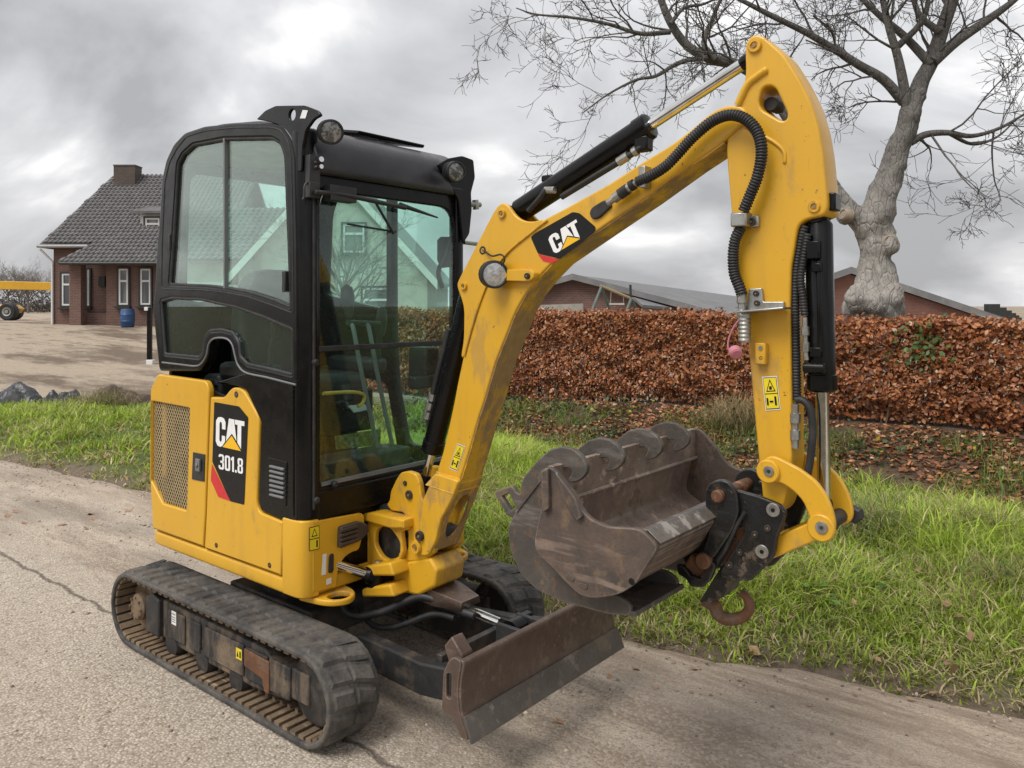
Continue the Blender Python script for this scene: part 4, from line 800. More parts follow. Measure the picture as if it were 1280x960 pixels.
def affine(LL, LR, UL, pts, Y): return XZ([(LL[0]+(LR[0]-LL[0])*u+(UL[0]-LL[0])*v, LL[1]+(LR[1]-LL[1])*u+(UL[1]-LL[1])*v) for u, v in pts], Y)
def digits(txt, LL, LR, UL, Y):
    seg = {'3': [[(0, .80), (0, .9), (.1, 1), (.4, 1), (.5, .9), (.5, .6), (.42, .52), (.5, .44), (.5, .1), (.4, 0), (.1, 0), (0, .1), (0, .26), (.16, .26), (.16, .14), (.34, .14), (.34, .44), (.16, .44), (.16, .58), (.34, .58), (.34, .86), (.16, .86), (.16, .80)]],
           '0': [[(0, .1), (0, .9), (.1, 1), (.25, 1), (.25, .86), (.17, .86), (.17, .14), (.25, .14), (.25, 0), (.1, 0)], [(.25, 1), (.4, 1), (.5, .9), (.5, .1), (.4, 0), (.25, 0), (.25, .14), (.33, .14), (.33, .86), (.25, .86)]],
           '1': [[(0, .72), (.0, .86), (.13, 1), (.28, 1), (.28, 0), (.11, 0), (.11, .78)]], '.': [[(0, 0), (0, .17), (.15, .17), (.15, 0)]],
           '8': [[(0, .1), (0, .42), (.07, .52), (0, .62), (0, .9), (.1, 1), (.25, 1), (.25, .86), (.17, .86), (.17, .58), (.25, .58), (.25, .45), (.17, .45), (.17, .14), (.25, .14), (.25, 0), (.1, 0)]]}
    seg['8'].append([(.5-x, y) for x, y in seg['8'][0]])
    adv = {'3': .58, '0': .58, '1': .38, '.': .24, '8': .5}; W = sum(adv[c] for c in txt); out = []; x = 0
    for c in txt:
        for lp in seg[c]: out.append((affine(LL, LR, UL, [((x+a)/W, b) for a, b in lp], Y), 'white'))
        x += adv[c]
    return out
def warn(name, q, Y, parent, split=.5):
    """two-field yellow warning label on quad q (px: LL, LR, UR, UL)"""
    LL, LR, UR, UL = q
    A = lambda pts: affine(LL, LR, UL, pts, Y)
    L = [(A([(-.05, -.03), (1.05, -.03), (1.05, 1.03), (-.05, 1.03)]), 'whitelabel'), (A([(0, 0), (1, 0), (1, 1), (0, 1)]), 'printblack'),
         (A([(.04, .03), (.96, .03), (.96, .47), (.04, .47)]), 'warn'), (A([(.04, .50), (.96, .50), (.96, .98), (.04, .98)]), 'warn'),
         (A([(.15, .55), (.85, .55), (.5, .94)]), 'printblack'), (A([(.25, .585), (.75, .585), (.5, .87)]), 'warn'), (A([(.40, .61), (.60, .61), (.60, .72), (.40, .72)]), 'printblack'),
         (A([(.70, .12), (.84, .12), (.84, .40), (.70, .40)]), 'printblack'), (A([(.12, .14), (.24, .14), (.24, .36), (.12, .36)]), 'printblack'), (A([(.34, .22), (.60, .22), (.60, .27), (.34, .27)]), 'printblack')]
    return decal(name, L, Y, parent)
# ------------------------------------------------------------------ tracks and undercarriage
def ring_path(ro, cx0, cx1, cz, n=14):
    return [(cx1+ro*math.sin(a), cz+ro*math.cos(a)) for a in [math.pi*i/n for i in range(n+1)]]+[(cx0-ro*math.sin(a), cz-ro*math.cos(a)) for a in [math.pi*i/n for i in range(n+1)]]
CX0, CX1, CZT, RO = -.664, .668, .181, .170
per = [Vector((x, 0, z)) for x, z in ring_path(RO, CX0, CX1, CZT, 24)]; per.append(per[0].copy())
def along(step, off):
    out = []
    for p in resample(per, step)[:-1]:
        x, z = p.x, p.z
        if x > CX1: n = Vector((x-CX1, 0, z-CZT)).normalized()
        elif x < CX0: n = Vector((x-CX0, 0, z-CZT)).normalized()
        else: n = Vector((0, 0, 1 if z > CZT else -1))
        out.append((p+n*off, n))
    return out
lug_mb = MB()   # one rubber tread lug: a low, skewed block with chamfered top
L0 = [(-.042, -.047), (.024, -.047), (.044, .050), (-.022, .050)]; L1 = [(-.030, -.036), (.012, -.036), (.030, .040), (-.012, .040)]
lug_mb.add([(x, y, -.004) for x, y in L0]+[(x, y, .0085) for x, y in L1], [(0, 1, 5, 4), (1, 2, 6, 5), (2, 3, 7, 6), (3, 0, 4, 7), (4, 5, 6, 7)])
lug_me = lug_mb.mesh('tread_lug'); lug_me.materials.append(M['track'])
lk = MB(); lk.box((0, 0, -.004), (.030, .205, .014)); lk.box((0, 0, -.016), (.018, .03, .02)); link_me = lk.mesh('drive_link'); link_me.materials.append(M['drive'])
for sgn in (-1, 1):
    yc = .505*sgn; w = .115
    ou = ring_path(RO, CX0, CX1, CZT); inn = ring_path(RO-.022, CX0, CX1, CZT)
    tr = plate('track', [ou, inn], yc-w, yc+w, M['track'], EX, .007)
    tr['label'] = 'rubber crawler track on the near side' if sgn < 0 else 'rubber crawler track on the far side by the verge'
    def put(me, name, p, n, y, rz=0):
        o = link(name, me, tr); x = Vector((n.z, 0, -n.x)); yv = n.cross(x)
        Mx = Matrix(((x.x, yv.x, n.x, p.x), (x.y, yv.y, n.y, y), (x.z, yv.z, n.z, p.z), (0, 0, 0, 1)))
        if rz: Mx = Mx @ Matrix.Rotation(rz, 4, 'Z')
        o.matrix_basis = Mx
    for i, (p, n) in enumerate(along(.0795, 0)):
        put(lug_me, 'tread_lug', p, n, yc-.050, .10); put(lug_me, 'tread_lug', p+Vector((.02*n.z, 0, -.02*n.x)), n, yc+.050, math.pi-.10)
    for p, n in along(.0497, -.024): put(link_me, 'drive_link', p, n, yc)
    yo = yc-.062 if sgn < 0 else yc-.075
    # track frame with box beam, motor cover, rollers, idler
    pf = fillet([(-.50, .265), (.36, .262), (.40, .235), (.52, .228), (.52, .105), (.30, .085), (-.40, .085), (-.50, .12)], .015)
    fr = plate('track_frame', pf, yc-.055, yc+.06, M['framedirt'], tr, .008)
    for x in (-.36, -.10, .16):
        mb = MB(); mb.lathe((x, yc-.06, .082), (0, 1, 0), [(.048, 0), (.055, .02), (.055, .09), (.048, .12)], 20); mb.build('roller', M['blackdirt'], tr)
    mb = MB(); mb.lathe((CX0, yc-.075, CZT), (0, 1, 0), [(.050, 0), (.062, .012), (.062, .05), (.118, .052), (.128, .06), (.128, .09), (.115, .1)], 28)
    for k in range(8):
        a = k*math.pi/4; mb.cyl((CX0+.048*math.cos(a), yc-.082, CZT+.048*math.sin(a)), (CX0+.048*math.cos(a), yc-.06, CZT+.048*math.sin(a)), .006, n=8)
    mb.build('sprocket', M['drive'], tr)
    mb = MB(); mb.lathe((CX1-.02, yc-.05, CZT), (0, 1, 0), [(.04, 0), (.125, .012), (.137, .03), (.137, .07), (.125, .09), (.04, .1)], 28); mb.build('idler_wheel', M['blackdirt'], tr)
    mb = MB(); mb.bar((.40, yc-.005, CZT), (.64, yc-.005, CZT), .104, .115); mb.build('idler_yoke', M['framedirt'], tr, bev=.006)
    mb = MB(); mb.prism([(-.56, yc-.079, .10), (-.44, yc-.079, .10), (-.44, yc-.079, .268), (-.50, yc-.079, .285), (-.56, yc-.079, .262)], (0, .09, 0)); mb.build('motor_cover', M['blackdirt'], tr, bev=.008)
    # raised cover plates on the frame's outer face
    for x0, x1 in ((-.38, -.24), (-.20, -.11), (-.08, .22), (.24, .385), (.40, .535)):
        mb = MB(); mb.box(((x0+x1)/2, yc-.059, .178), (x1-x0, .012, .125)); mb.build('frame_cover', M['framedirt'], tr, bev=.005)
    mb = MB(); mb.prism([(.235, yc-.070, .235), (.405, yc-.070, .228), (.405, yc-.070, .105), (.375, yc-.070, .105), (.36, yc-.070, .15), (.235, yc-.070, .165)], (0, .010, 0)); mb.build('guide_plate', M['rust'], tr, bev=.003)
    if sgn < 0:
        decal('sticker', [([(.172, .178), (.214, .178), (.214, .222), (.172, .222)], 'warn'), ([(.177, .186), (.192, .186), (.1845, .212)], 'printblack'), ([(.198, .186), (.208, .186), (.208, .212), (.198, .212)], 'printblack')], yc-.0655, tr)
        decal('sticker', [([(-.345, .185), (-.305, .185), (-.305, .245), (-.345, .245)], 'whitelabel')]+[([(-.341, z), (-.311, z), (-.311, z+.004), (-.341, z+.004)], 'greytrim') for z in (.196, .206, .216, .230)], yc-.0655, tr)
mb = MB(); mb.box((0, 0, .25), (.62, .62, .13)); mb.box((.05, -.33, .22), (.30, .22, .10)); mb.box((.05, .33, .22), (.30, .22, .10)); mb.box((-.25, -.33, .22), (.16, .22, .10)); mb.box((-.25, .33, .22), (.16, .22, .10))
uf = mb.build('undercarriage_frame', M['blackdirt'], EX, bev=.012)
mb = MB(); mb.lathe((0, 0, .30), (0, 0, 1), [(.28, 0), (.29, .02), (.29, .06), (.33, .065), (.34, .09), (.34, .14), (.30, .16)], 40); mb.build('swing_bearing', M['blackdirt'], EX)
mb = MB(); mb.lathe((.22, -.20, .30), (0, 0, 1), [(.05, 0), (.05, .12), (.03, .15)], 16); mb.lathe((.34, -.02, .34), (0, -1, 0), [(.05, -.1), (.06, -.08), (.06, .12), (.04, .14)], 20); mb.build('swivel_fitting', M['blackdirt'], uf)
# blade: curved mould board with end plates, push arms, lift cylinder
bp = [(1.290, .448), (1.312, .455), (1.326, .444), (1.312, .40), (1.306, .34), (1.313, .28), (1.338, .222), (1.322, .215), (1.296, .275), (1.286, .34), (1.290, .40)]
bl = plate('dozer_blade', fillet(bp, .02, 3), -.462, .462, M['bladesteel'], EX, .003)
plate('cutting_edge', [(1.317, .272), (1.335, .230), (1.352, .196), (1.361, .200), (1.345, .236), (1.327, .277)], -.464, .464, M['bladeedge'], bl, .002)
ep = [fillet([(1.258, .44), (1.280, .458), (1.314, .452), (1.302, .39), (1.298, .34), (1.304, .285), (1.328, .235), (1.345, .203), (1.305, .206), (1.280, .255), (1.225, .262), (1.232, .39)], .014), fillet([(1.246, .395), (1.270, .40), (1.268, .315), (1.246, .315)], .01)]
for y in (-.466, .450): plate('end_plate', ep, y, y+.016, M['bladesteel'], bl, .003)
for y in (-.40, .40):
    mb = MB(); mb.prism([(1.285, y-.03, .45), (1.235, y-.03, .50), (1.20, y-.03, .46), (1.235, y-.03, .38), (1.285, y-.03, .38)], (0, .055, 0)); mb.build('stop_lug', M['bladesteel'], bl, bev=.006)
for sgn in (-1, 1):
    arm = MB(); arm.prism([(.42, .20*sgn-.03, .20), (.55, .22*sgn-.03, .265), (.95, .27*sgn-.03, .285), (1.28, .29*sgn-.03, .34), (1.28, .29*sgn-.03, .22), (.95, .27*sgn-.03, .165), (.55, .22*sgn-.03, .145)], (0, .06, 0))
    arm.build('push_arm', M['blackdirt'], EX, bev=.008)
mb = MB(); mb.bar((1.02, -.27, .30), (1.02, .27, .30), .03, .05); mb.bar((1.12, -.06, .36), (1.28, -.06, .36), .018, .09); mb.bar((1.12, .06, .36), (1.28, .06, .36), .018, .09); mb.build('blade_bracket', M['blackdirt'], bl, bev=.004)
ca, cb_ = Vector((.36, .0, .42)), Vector((1.16, 0, .37))
bc, _ = hyd('blade_cylinder', ca, cb_, .52, .040, .018, EX)
mb = MB(); mb.add([(.40, -.065, .472), (.80, -.075, .452), (.93, -.05, .43), (.93, .05, .43), (.80, .075, .452), (.40, .065, .472), (.40, -.075, .42), (.80, -.085, .395), (.93, -.06, .40), (.93, .06, .40), (.80, .085, .395), (.40, .075, .42)], [(0, 1, 4, 5), (1, 2, 3, 4), (0, 6, 7, 1), (1, 7, 8, 2), (5, 4, 10, 11), (4, 3, 9, 10), (2, 8, 9, 3)])
o = mb.build('cylinder_guard', M['bladesteel'], bc); sd = o.modifiers.new('thick', 'SOLIDIFY'); sd.thickness = .008
hose('blade_hose', [(.30, -.16, .36), (.42, -.19, .30), (.58, -.17, .34), (.74, -.09, .42), (.86, -.05, .395), (.98, -.03, .385)], .016, bc, M['rubber'])
hose('blade_hose', [(.30, -.08, .36), (.45, -.12, .26), (.60, -.12, .27), (.78, -.06, .35), (.90, -.05, .36)], .013, bc, M['rubber'])
# ------------------------------------------------------------------ upper body
YS = -.47
def grow0(lp):
    c = Vector((sum(p[0] for p in lp)/len(lp), sum(p[1] for p in lp)/len(lp))); return [tuple(c+(Vector(p)-c)*1.06) for p in lp]
def body_plan(x0, x1, y, r): return fillet([(x0, -y), (x1, -y), (x1, y), (x0, y)], r, 6)
plan = fillet([(-.76, -.44), (-.70, -.472), (.40, -.472), (.468, -.42), (.468, .42), (.40, .472), (-.66, .472), (-.79, .40), (-.83, .20), (-.83, -.20), (-.805, -.38)], [.04, .06, .05, .05, .05, .05, .08, .1, .2, .2, .1], 6)
sk = plate('skirt', plan, .448, .514, M['yellow'], EX, .014, 'XY', 3)
core = plate('hull', [(x*.975, y*.965) for x, y in plan], .50, .79, M['black'], EX, .01, 'XY')
plate('engine_cover', fillet([(-.80, -.40), (-.70, -.44), (-.30, -.44), (-.30, .44), (-.70, .44), (-.80, .38)], .03), .78, 1.235, M['black'], EX, .01, 'XY')
plate('cab_side_wall', fillet([(-.31, .78), (.44, .78), (.44, 1.12), (-.31, 1.24)], .01), -.452, -.435, M['black'], EX, .004)
# rear counterweight cover
rear = [p for p in plan if p[0] < -.60]
rc = plate('rear_cover', fillet([(-.62, -.455), (-.74, -.452), (-.80, -.38), (-.828, -.2), (-.828, .2), (-.80, .40), (-.74, .462), (-.62, .462)], [0, .03, .05, .1, .1, .05, .06, 0], 5), .516, 1.262, M['yellow'], EX, .02, 'XY', 3)
# grille panel and its mesh
GP = [(199, 467.5), (259, 476), (263, 486), (258, 640), (255.5, 683), (193, 660.5), (189.5, 600), (190, 486)]
gl_out = fillet(XZ(GP, YS), [.02, .02, .02, .004, .004, .004, .01, .02]); GH = [(191.5, 501), (239, 510), (235, 638), (205, 629), (190.5, 600)]
gh = fillet(XZ(GH, YS), .008)
gp = plate('grille_panel', [gl_out, gh], YS-.008, YS+.022, M['yellow'], EX, .007, res=3)
from_poly = XZ(GH, YS)
def inside(poly, x, z):
    c = False
    for i in range(len(poly)):
        x1, z1 = poly[i-1]; x2, z2 = poly[i]
        if (z1 > z) != (z2 > z) and x < (x2-x1)*(z-z1)/(z2-z1)+x1: c = not c
    return c
mb = MB(); xs = [p[0] for p in from_poly]; zs = [p[1] for p in from_poly]; pit = .0215
for sg in (1, -1):
    k0 = int((min(xs)-max(zs))/pit)-60
    for k in range(-140, 140):
        # line x = sg*z + k*pit, walk and clip
        run = None; step = .004; z = min(zs)
        off = k*pit*1.0
        pts_in = []
        while z <= max(zs)+step:
            x = sg*(z-1.0)*.72+off
            if inside(from_poly, x, z): pts_in.append((x, z))
            z += step
        if len(pts_in) > 1:
            a, b = pts_in[0], pts_in[-1]
            mb.bar((a[0], YS+.006+.0015*sg, a[1]), (b[0], YS+.006+.0015*sg, b[1]), .0046, .002, up=(0, 1, 0))
for a in ():
    pass
M['mesh'] = simple('bronze_mesh', (.46, .36, .20), .45, .2, var=.1)
mb.build('grille_mesh', M['mesh'], gp)
plate('grille_dark_sheet', grow0(gh), YS+.016, YS+.021, M['printblack'], gp, .001)  # black sheet added behind the mesh to paint its holes dark
mb = MB(); c = [U(*p, Y=YS-.008) for p in ((242, 565), (257, 568), (256, 602), (240.5, 599))]
mb.prism(c, (0, .004, 0)); lt = mb.build('latch', M['plastic'], gp, bev=.002)
lt.location.y = -.004
mb = MB(); q = U(249, 581, Y=YS-.012); mb.box(q+Vector((0, -.002, 0)), (.034, .010, .055)); mb.lathe(q+Vector((0, -.007, 0)), (0, -1, 0), [(.010, 0), (.010, .004), (.006, .007)], 14); mb.build('latch_handle', M['greytrim'], lt, bev=.002)
# cat panel
CP = [(265, 496), (282, 497), (289, 487), (295, 483.5), (306, 487), (324, 519), (326, 527), (322.5, 630), (326, 640), (356, 652.5), (352.5, 719), (257.5, 685), (260, 640)]
cp = plate('side_panel', fillet(XZ(CP, YS), [.012, .03, .03, .03, .03, .03, .02, .02, .02, .006, .004, .004, .01]), YS-.008, YS+.02, M['yellow'], EX, .007, res=3)
for px in ((270.5, 681.5), (337, 706.5)): pinY('bolt', px, YS-.008, .011, cp, M['blackdirt'], .006)
pinY('bolt', (295.5, 493), YS-.008, .014, cp, M['blackdirt'], .006)
Yd = YS-.0085
SB = XZ([(268, 502.5), (299, 508), (310.5, 522), (305.5, 631), (288, 626.5), (265.5, 577)], Yd)
SR = XZ([(265, 580), (288.3, 626.5), (273, 621), (263.7, 600)], Yd)
aL = ((270, 557), (304, 563.5), (270.5, 520))
A = lambda pts: affine(*aL, pts, Yd)
decal('brand_decal', [(fillet(SB, .006), 'printblack'), (SR, 'red'), (A(LC), 'white'), (A(LA), 'white'), (A(LT), 'white'), (A(LY), 'logoyellow')]+digits('301.8', (273.7, 586), (304, 592.5), (273.7, 567), Yd), Yd, cp)
# black side cover with louvres
BV = XZ([(336, 571), (360, 577), (359, 633), (340, 628), (333, 618)], YS)
bv = plate('black_side_cover', fillet(XZ([(270, 478), (309, 466), (371, 482), (372, 650), (357, 652), (327, 638), (324, 628), (327, 527), (308, 487), (296, 482)], YS), .008), YS-.002, YS+.02, M['black'], EX, .004)
lv = plate('louvre_plate', fillet(BV, .01), YS-.006, YS+.004, M['black'], bv, .003)
mb = MB()
for i in range(7):
    y = 582.5+i*5.9; a = U(338.0, y, Y=YS-.008); b = U(355.5, y+4.3, Y=YS-.008); mb.bar(a, b, .010, .016, up=(0, 1, 0))
mb.build('louvre_slats', M['greytrim'], lv, bev=.003)
# front corner and front lower panel
cpn = fillet([(.352, -.476), (.455, -.476), (.483, -.445), (.485, -.40), (.466, -.40), (.462, -.42), (.43, -.456), (.352, -.456)], [0, .05, .05, 0, 0, .05, .05, 0], 6)
XF0 = .4855
fc = plate('front_corner_panel', cpn, .452, .757, M['yellow'], EX, .008, 'XY', 3)
plate('front_panel', fillet(YZ([(391, 652), (456, 640.5), (456, 662), (449, 688), (440, 690), (429, 698), (422.5, 714), (421.5, 734), (391, 741.5)], XF0), [.004, .03, .02, .02, .03, .03, .02, .01, .004]), .466, .4853, M['yellow'], fc, .005, 'YZ')
cpn2 = [(x, -y) for x, y in cpn][::-1]; plate('front_corner_panel', cpn2, .452, .757, M['yellow'], EX, .008, 'XY', 3)
XF = .4855
def front_quad(name, px, X, mat, parent, t=.0015):
    mb = MB(); mb.prism([U(*p, X=X) for p in px], (t, 0, 0)); return mb.build(name, mat, parent)
w1 = [U(*p, X=XF) for p in ((386.5, 689), (399, 686), (399, 656.5), (386.5, 659.5))]
mb = MB(); mats = [M['printblack'], M['warn']]
mb.prism(w1, (.001, 0, 0)); mb.k = 1
def lerpq(u, v): a = w1[0].lerp(w1[1], u); b = w1[3].lerp(w1[2], u); return a.lerp(b, v)
for (u0, u1, v0, v1) in ((.05, .95, .03, .46), (.05, .95, .50, .97)): mb.prism([lerpq(u0, v0)+Vector((.0008, 0, 0)), lerpq(u1, v0)+Vector((.0008, 0, 0)), lerpq(u1, v1)+Vector((.0008, 0, 0)), lerpq(u0, v1)+Vector((.0008, 0, 0))], (.0008, 0, 0))
mb.k = 0
for tri in (((.2, .58), (.8, .58), (.5, .92)),): mb.prism([lerpq(*p)+Vector((.0018, 0, 0)) for p in tri], (.0006, 0, 0))
mb.prism([lerpq(*p)+Vector((.0018, 0, 0)) for p in ((.68, .1), (.82, .1), (.82, .4), (.68, .4))], (.0006, 0, 0))
mb.k = 1; mb.prism([lerpq(*p)+Vector((.0025, 0, 0)) for p in ((.3, .62), (.7, .62), (.5, .85))], (.0006, 0, 0))
mb.build('warning_label', mats, fc)
front_quad('spec_label', [(402, 719), (407, 718), (408, 692), (403.5, 693)], XF, M['whitelabel'], fc)
front_quad('spec_label', [(408, 731), (414, 729), (414, 722), (408, 724)], XF, M['whitelabel'], fc)
o = plate('sight_slot', fillet(YZ([(410, 717), (416.5, 715), (417, 691), (411, 693)], XF), .012), XF-.004, XF+.004, M['blackdirt'], fc, .002, 'YZ')
# dark rear-view vent with slats on the front panel
M['brownplastic'] = simple('brown_black_plastic', (.050, .036, .030), .5, c2=(.08, .06, .05), scale=12)
vt = plate('step_grating', fillet(YZ([(421, 685), (446, 675.5), (457, 665), (457, 655), (446, 650.5), (422, 658)], XF), .012), XF-.004, XF+.022, M['brownplastic'], EX, .006, 'YZ')
for i in range(4):
    mb = MB(); mb.bar(U(425, 664+i*5.6, X=XF+.026), U(447, 657.5+i*5.4, X=XF+.026), .012, .011); mb.build('grating_rib', M['brownplastic'], vt, bev=.002)
# tie-down eyes
for sgn in (-1, 1):
    c0 = (.50, -.335*sgn*-1 if False else .335*sgn)
    plate('tie_down_eye', [fillet([(.40, c0[1]-.10), (.55, c0[1]-.075), (.60, c0[1]), (.55, c0[1]+.075), (.40, c0[1]+.10)], [.01, .06, .07, .06, .01], 6), [(.528+.042*math.cos(a), c0[1]+.046*math.sin(a)) for a in [i*math.pi/10 for i in range(20)]]], .424, .448, M['yellow_worn'], EX, .006, 'XY')
# ------------------------------------------------------------------ swing mount, bracket
mt = plate('swing_mount', [fillet(XZ([(449, 655), (457, 640), (466, 640), (508, 648), (511, 662), (503, 664), (506, 690), (500, 704), (470, 708), (449, 712)], -.115), .012), fillet(XZ([(471, 664), (478, 657.5), (489, 659), (496, 668), (502, 677), (501.5, 694), (489, 701), (478, 695), (470, 680)], -.115), .018)], -.125, -.098, M['yellow_worn'], EX, .007)
plate('mount_arm', fillet(XZ([(457, 641), (470, 639.5), (509, 649), (509, 660), (492, 659.5), (459, 650)], -.13), .006), -.150, -.05, M['yellow_worn'], mt, .008)
mb = MB(); mb.box((.56, .02, .60), (.22, .20, .30)); mb.build('mount_hole_dark', M['blackdirt'], mt, bev=.02)  # dark block added behind the mount's hole so the opening looks unlit
mb = MB(); mb.cyl(U(462, 700, Y=-.11), U(462, 655, Y=-.11), .018, n=14); mb.build('mount_rib', M['yellow_worn'], mt)
SBk = [(503, 590), (512, 588.5), (522, 592), (526, 602), (529, 622), (540, 640), (545, 690), (532, 700), (500, 702), (500, 690), (512, 686), (512, 664), (509.6, 661), (509.6, 647), (506, 640), (491, 638), (485, 630), (489, 625), (490, 614), (497, 599)]
sb = plate('swing_bracket', fillet(XZ(SBk, -.085), .012), -.095, -.068, M['yellow_worn'], EX, .006)
plate('bracket_plate', fillet(XZ(SBk, -.085), .012), .048, .075, M['yellow_worn'], sb, .006)
plate('bracket_casting', fillet(XZ([(494, 704), (540, 696), (549, 712), (546, 733), (525, 744), (511, 741), (494, 738)], -.085), .012), -.098, .070, M['yellow_worn'], sb, .012)
for y0, z0, z1 in ((-.10, 703, 716), (-.10, 730, 742)):
    plate('swing_lug', fillet(XZ([(464, z0+2), (470, z0), (500, z0-4), (505, z1), (465, z1)], -.13), .012), -.185, -.06, M['yellow_worn'], sb, .01)
mb = MB(); c = U(473.5, 704, Y=-.135); mb.lathe(c+Vector((0, 0, -.10)), (0, 0, 1), [(.022, 0), (.022, .105), (.016, .112)], 18); mb.build('swing_pin', M['pinksteel'], sb)
pinY('pivot_bolt', (511.8, 618.5), -.096, .019, sb, M['blackdirt'], .012); pinY('pivot_bolt', (506.5, 604), -.096, .010, sb, M['blackdirt'], .008)
mb = MB(); a = U(416, 704, X=.462); b = U(470, 720.5, Y=-.150)
d = (b-a).normalized(); mb.cyl(a, b-d*.05, .021, n=20); sc = mb.build('swing_cylinder_rod', M['chrome'], EX)
mb = MB(); mb.lathe(b-d*.055, d, [(.024, 0), (.036, .012), (.038, .05), (.03, .06)], 20); mb.lathe(b-Vector((0, 0, .035)), (0, 0, 1), [(.038, 0), (.038, .07)], 20); mb.build('rod_eye', M['black'], sc)
# ------------------------------------------------------------------ boom
YN, YF = -.075, .055
top = [(680, 274), (700, 264), (762, 229.5), (801, 204), (839, 181), (869, 158), (885, 143), (905, 132), (925, 131), (936, 141), (934, 153), (925, 158)]
bot = [(904, 177), (884, 191.5), (861, 207), (835, 226), (805, 248), (747, 288), (714, 311), (691, 327), (672, 347), (657, 366), (643, 391), (632, 420), (619, 452), (605, 500), (597, 524), (587, 560), (576, 596), (566, 622)]
left = [(540, 622), (545, 592), (554.5, 562), (567, 505), (572, 478), (579, 445), (586, 415), (596, 382), (605, 358), (615, 337), (635, 312), (657, 294)]
bm_out = fillet(XZ(top+bot+left, YN), .03, 3)
boom = plate('boom', bm_out, YN, YF, M['yellow'], EX, .007, res=3)
# muddy underside cover plates following the lower edge
pts = XZ(bot, YN); mb = MB(); n = len(pts)
for i in range(n-1):
    (x0, z0), (x1, z1) = pts[i], pts[i+1]; t = Vector((x1-x0, 0, z1-z0)).normalized(); nn = Vector((-t.z, 0, t.x))
    if nn.x < 0: nn = -nn
mbv = []
for i in range(n):
    a = pts[max(i-1, 0)]; b = pts[min(i+1, n-1)]; t = Vector((b[0]-a[0], 0, b[1]-a[1])).normalized(); nn = Vector((-t.z, 0, t.x)); nn = nn if nn.x > 0 else -nn
    p = Vector((pts[i][0], 0, pts[i][1]))
    for y, o in ((YN+.006, -.004), (YF-.006, -.004), (YF-.006, .005), (YN+.006, .005)): mbv.append(Vector((p.x, y, p.z))+nn*o)
fs = [(4*i+j, 4*i+(j+1) % 4, 4*i+4+(j+1) % 4, 4*i+4+j) for i in range(n-1) for j in range(4)]+[(0, 1, 2, 3), (4*n-1, 4*n-2, 4*n-3, 4*n-4)]
mb.add(mbv, fs); mb.build('belly_plate', M['yellow_mud'], boom, 50)
lug = [(571, 357), (574, 349), (618, 264), (624, 256), (629, 253.5), (635, 256), (640, 263), (645, 270), (654, 276), (666, 277.5), (682, 273.5), (681, 281), (658, 297), (636, 315), (617, 339), (607, 360), (598, 384), (588, 417), (581, 447), (576, 447), (580, 425), (580.5, 385), (576, 370)]
for a, b in ((YN-.003, YN+.016), (YF-.016, YF+.003)): plate('lug_plate', fillet(XZ(lug, YN), .03, 3), a, b, M['yellow'], boom, .005)
ft = [(545, 591), (575, 601), (566, 625), (552, 650), (546, 677), (536, 695), (527, 694), (521, 689), (517, 680), (519, 668), (527, 650), (530, 624)]
for a, b, yr_ in ((-.108, -.086, -.10), (YF-.018, YF-.001, -.055)): plate('boom_foot', fillet(XZ(ft, yr_), .016), a, b, M['yellow_worn'], boom, .006)
mb = MB(); q = [U(*p, Y=YN) for p in ((546, 590), (576, 600))]; 
mb.add([q[0]+Vector((0, 0, 0)), q[1], q[1]+Vector((-.012, -.035, -.05)), q[0]+Vector((-.03, -.035, -.05)), q[0]+Vector((0, .128, 0)), q[1]+Vector((0, .128, 0)), q[1]+Vector((-.012, .128, -.05)), q[0]+Vector((-.03, .128, -.05))], [(0, 1, 2, 3), (4, 7, 6, 5), (1, 5, 6, 2), (0, 3, 7, 4), (3, 2, 6, 7), (0, 4, 5, 1)])
mb.build('foot_gusset', M['yellow_worn'], boom)
f0 = U(572, 604, Y=-.09); f1 = U(541, 688, Y=-.09); vv = f0-f1; hgt = vv.length
plateM('foot_front_plate', [fillet([(-.0, 0), (.142, 0), (.142, hgt), (0, hgt)], .01), [(.071+.050*math.cos(a), hgt*.47+hgt*.33*math.sin(a)) for a in [i*math.pi/12 for i in range(24)]]], .014, M['yellow_mud'], boom, f1, (0, 1, 0), vv)
mb = MB(); c = U(524.5, 671, Y=0); mb.lathe((c.x, -.12, c.z), (0, 1, 0), [(.024, 0), (.024, .22)], 20); mb.build('foot_pin', M['blackdirt'], boom)
mb = MB(); c = U(570, 670, Y=-.01); mb.lathe((c.x-.07, -.05, c.z), (0, 1, 0), [(.030, 0), (.034, .02), (.034, .08), (.03, .1)], 20); mb.build('pivot_boss', M['blackdirt'], boom)
pinY('pivot_bolt', (525, 670), -.113, .020, boom, M['blackdirt'], .014); pinY('lock_plate', (520.5, 684), -.113, .026, boom, M['yellow_worn'], .014)
for px in ((628, 267), (580.5, 357.5)): pinY('pin_head', px, YN-.003, .018 if px[0] > 600 else .016, boom, M['yellow_worn'], .014, cm=M['pinksteel'])
mb = MB(); mb.tube(resample(cat([U(x, y, Y=YN-.004) for x, y in ((684, 275), (658, 295.5), (636, 314), (617, 338), (607, 359), (598, 383), (588, 416), (580, 446))], 8), .006), [.0042 if i % 2 else .0034 for i in range(400)][:len(resample(cat([U(x, y, Y=YN-.004) for x, y in ((684, 275), (658, 295.5), (636, 314), (617, 338), (607, 359), (598, 383), (588, 416), (580, 446))], 8), .006))], 8); mb.build('weld_bead', M['yellow_worn'], boom, 80)
mb = MB(); mb.tube([U(546, 590.5, Y=YN-.002), U(576, 600.5, Y=YN-.002)], .005, 8); mb.build('weld_bead', M['yellow_worn'], boom, 80)
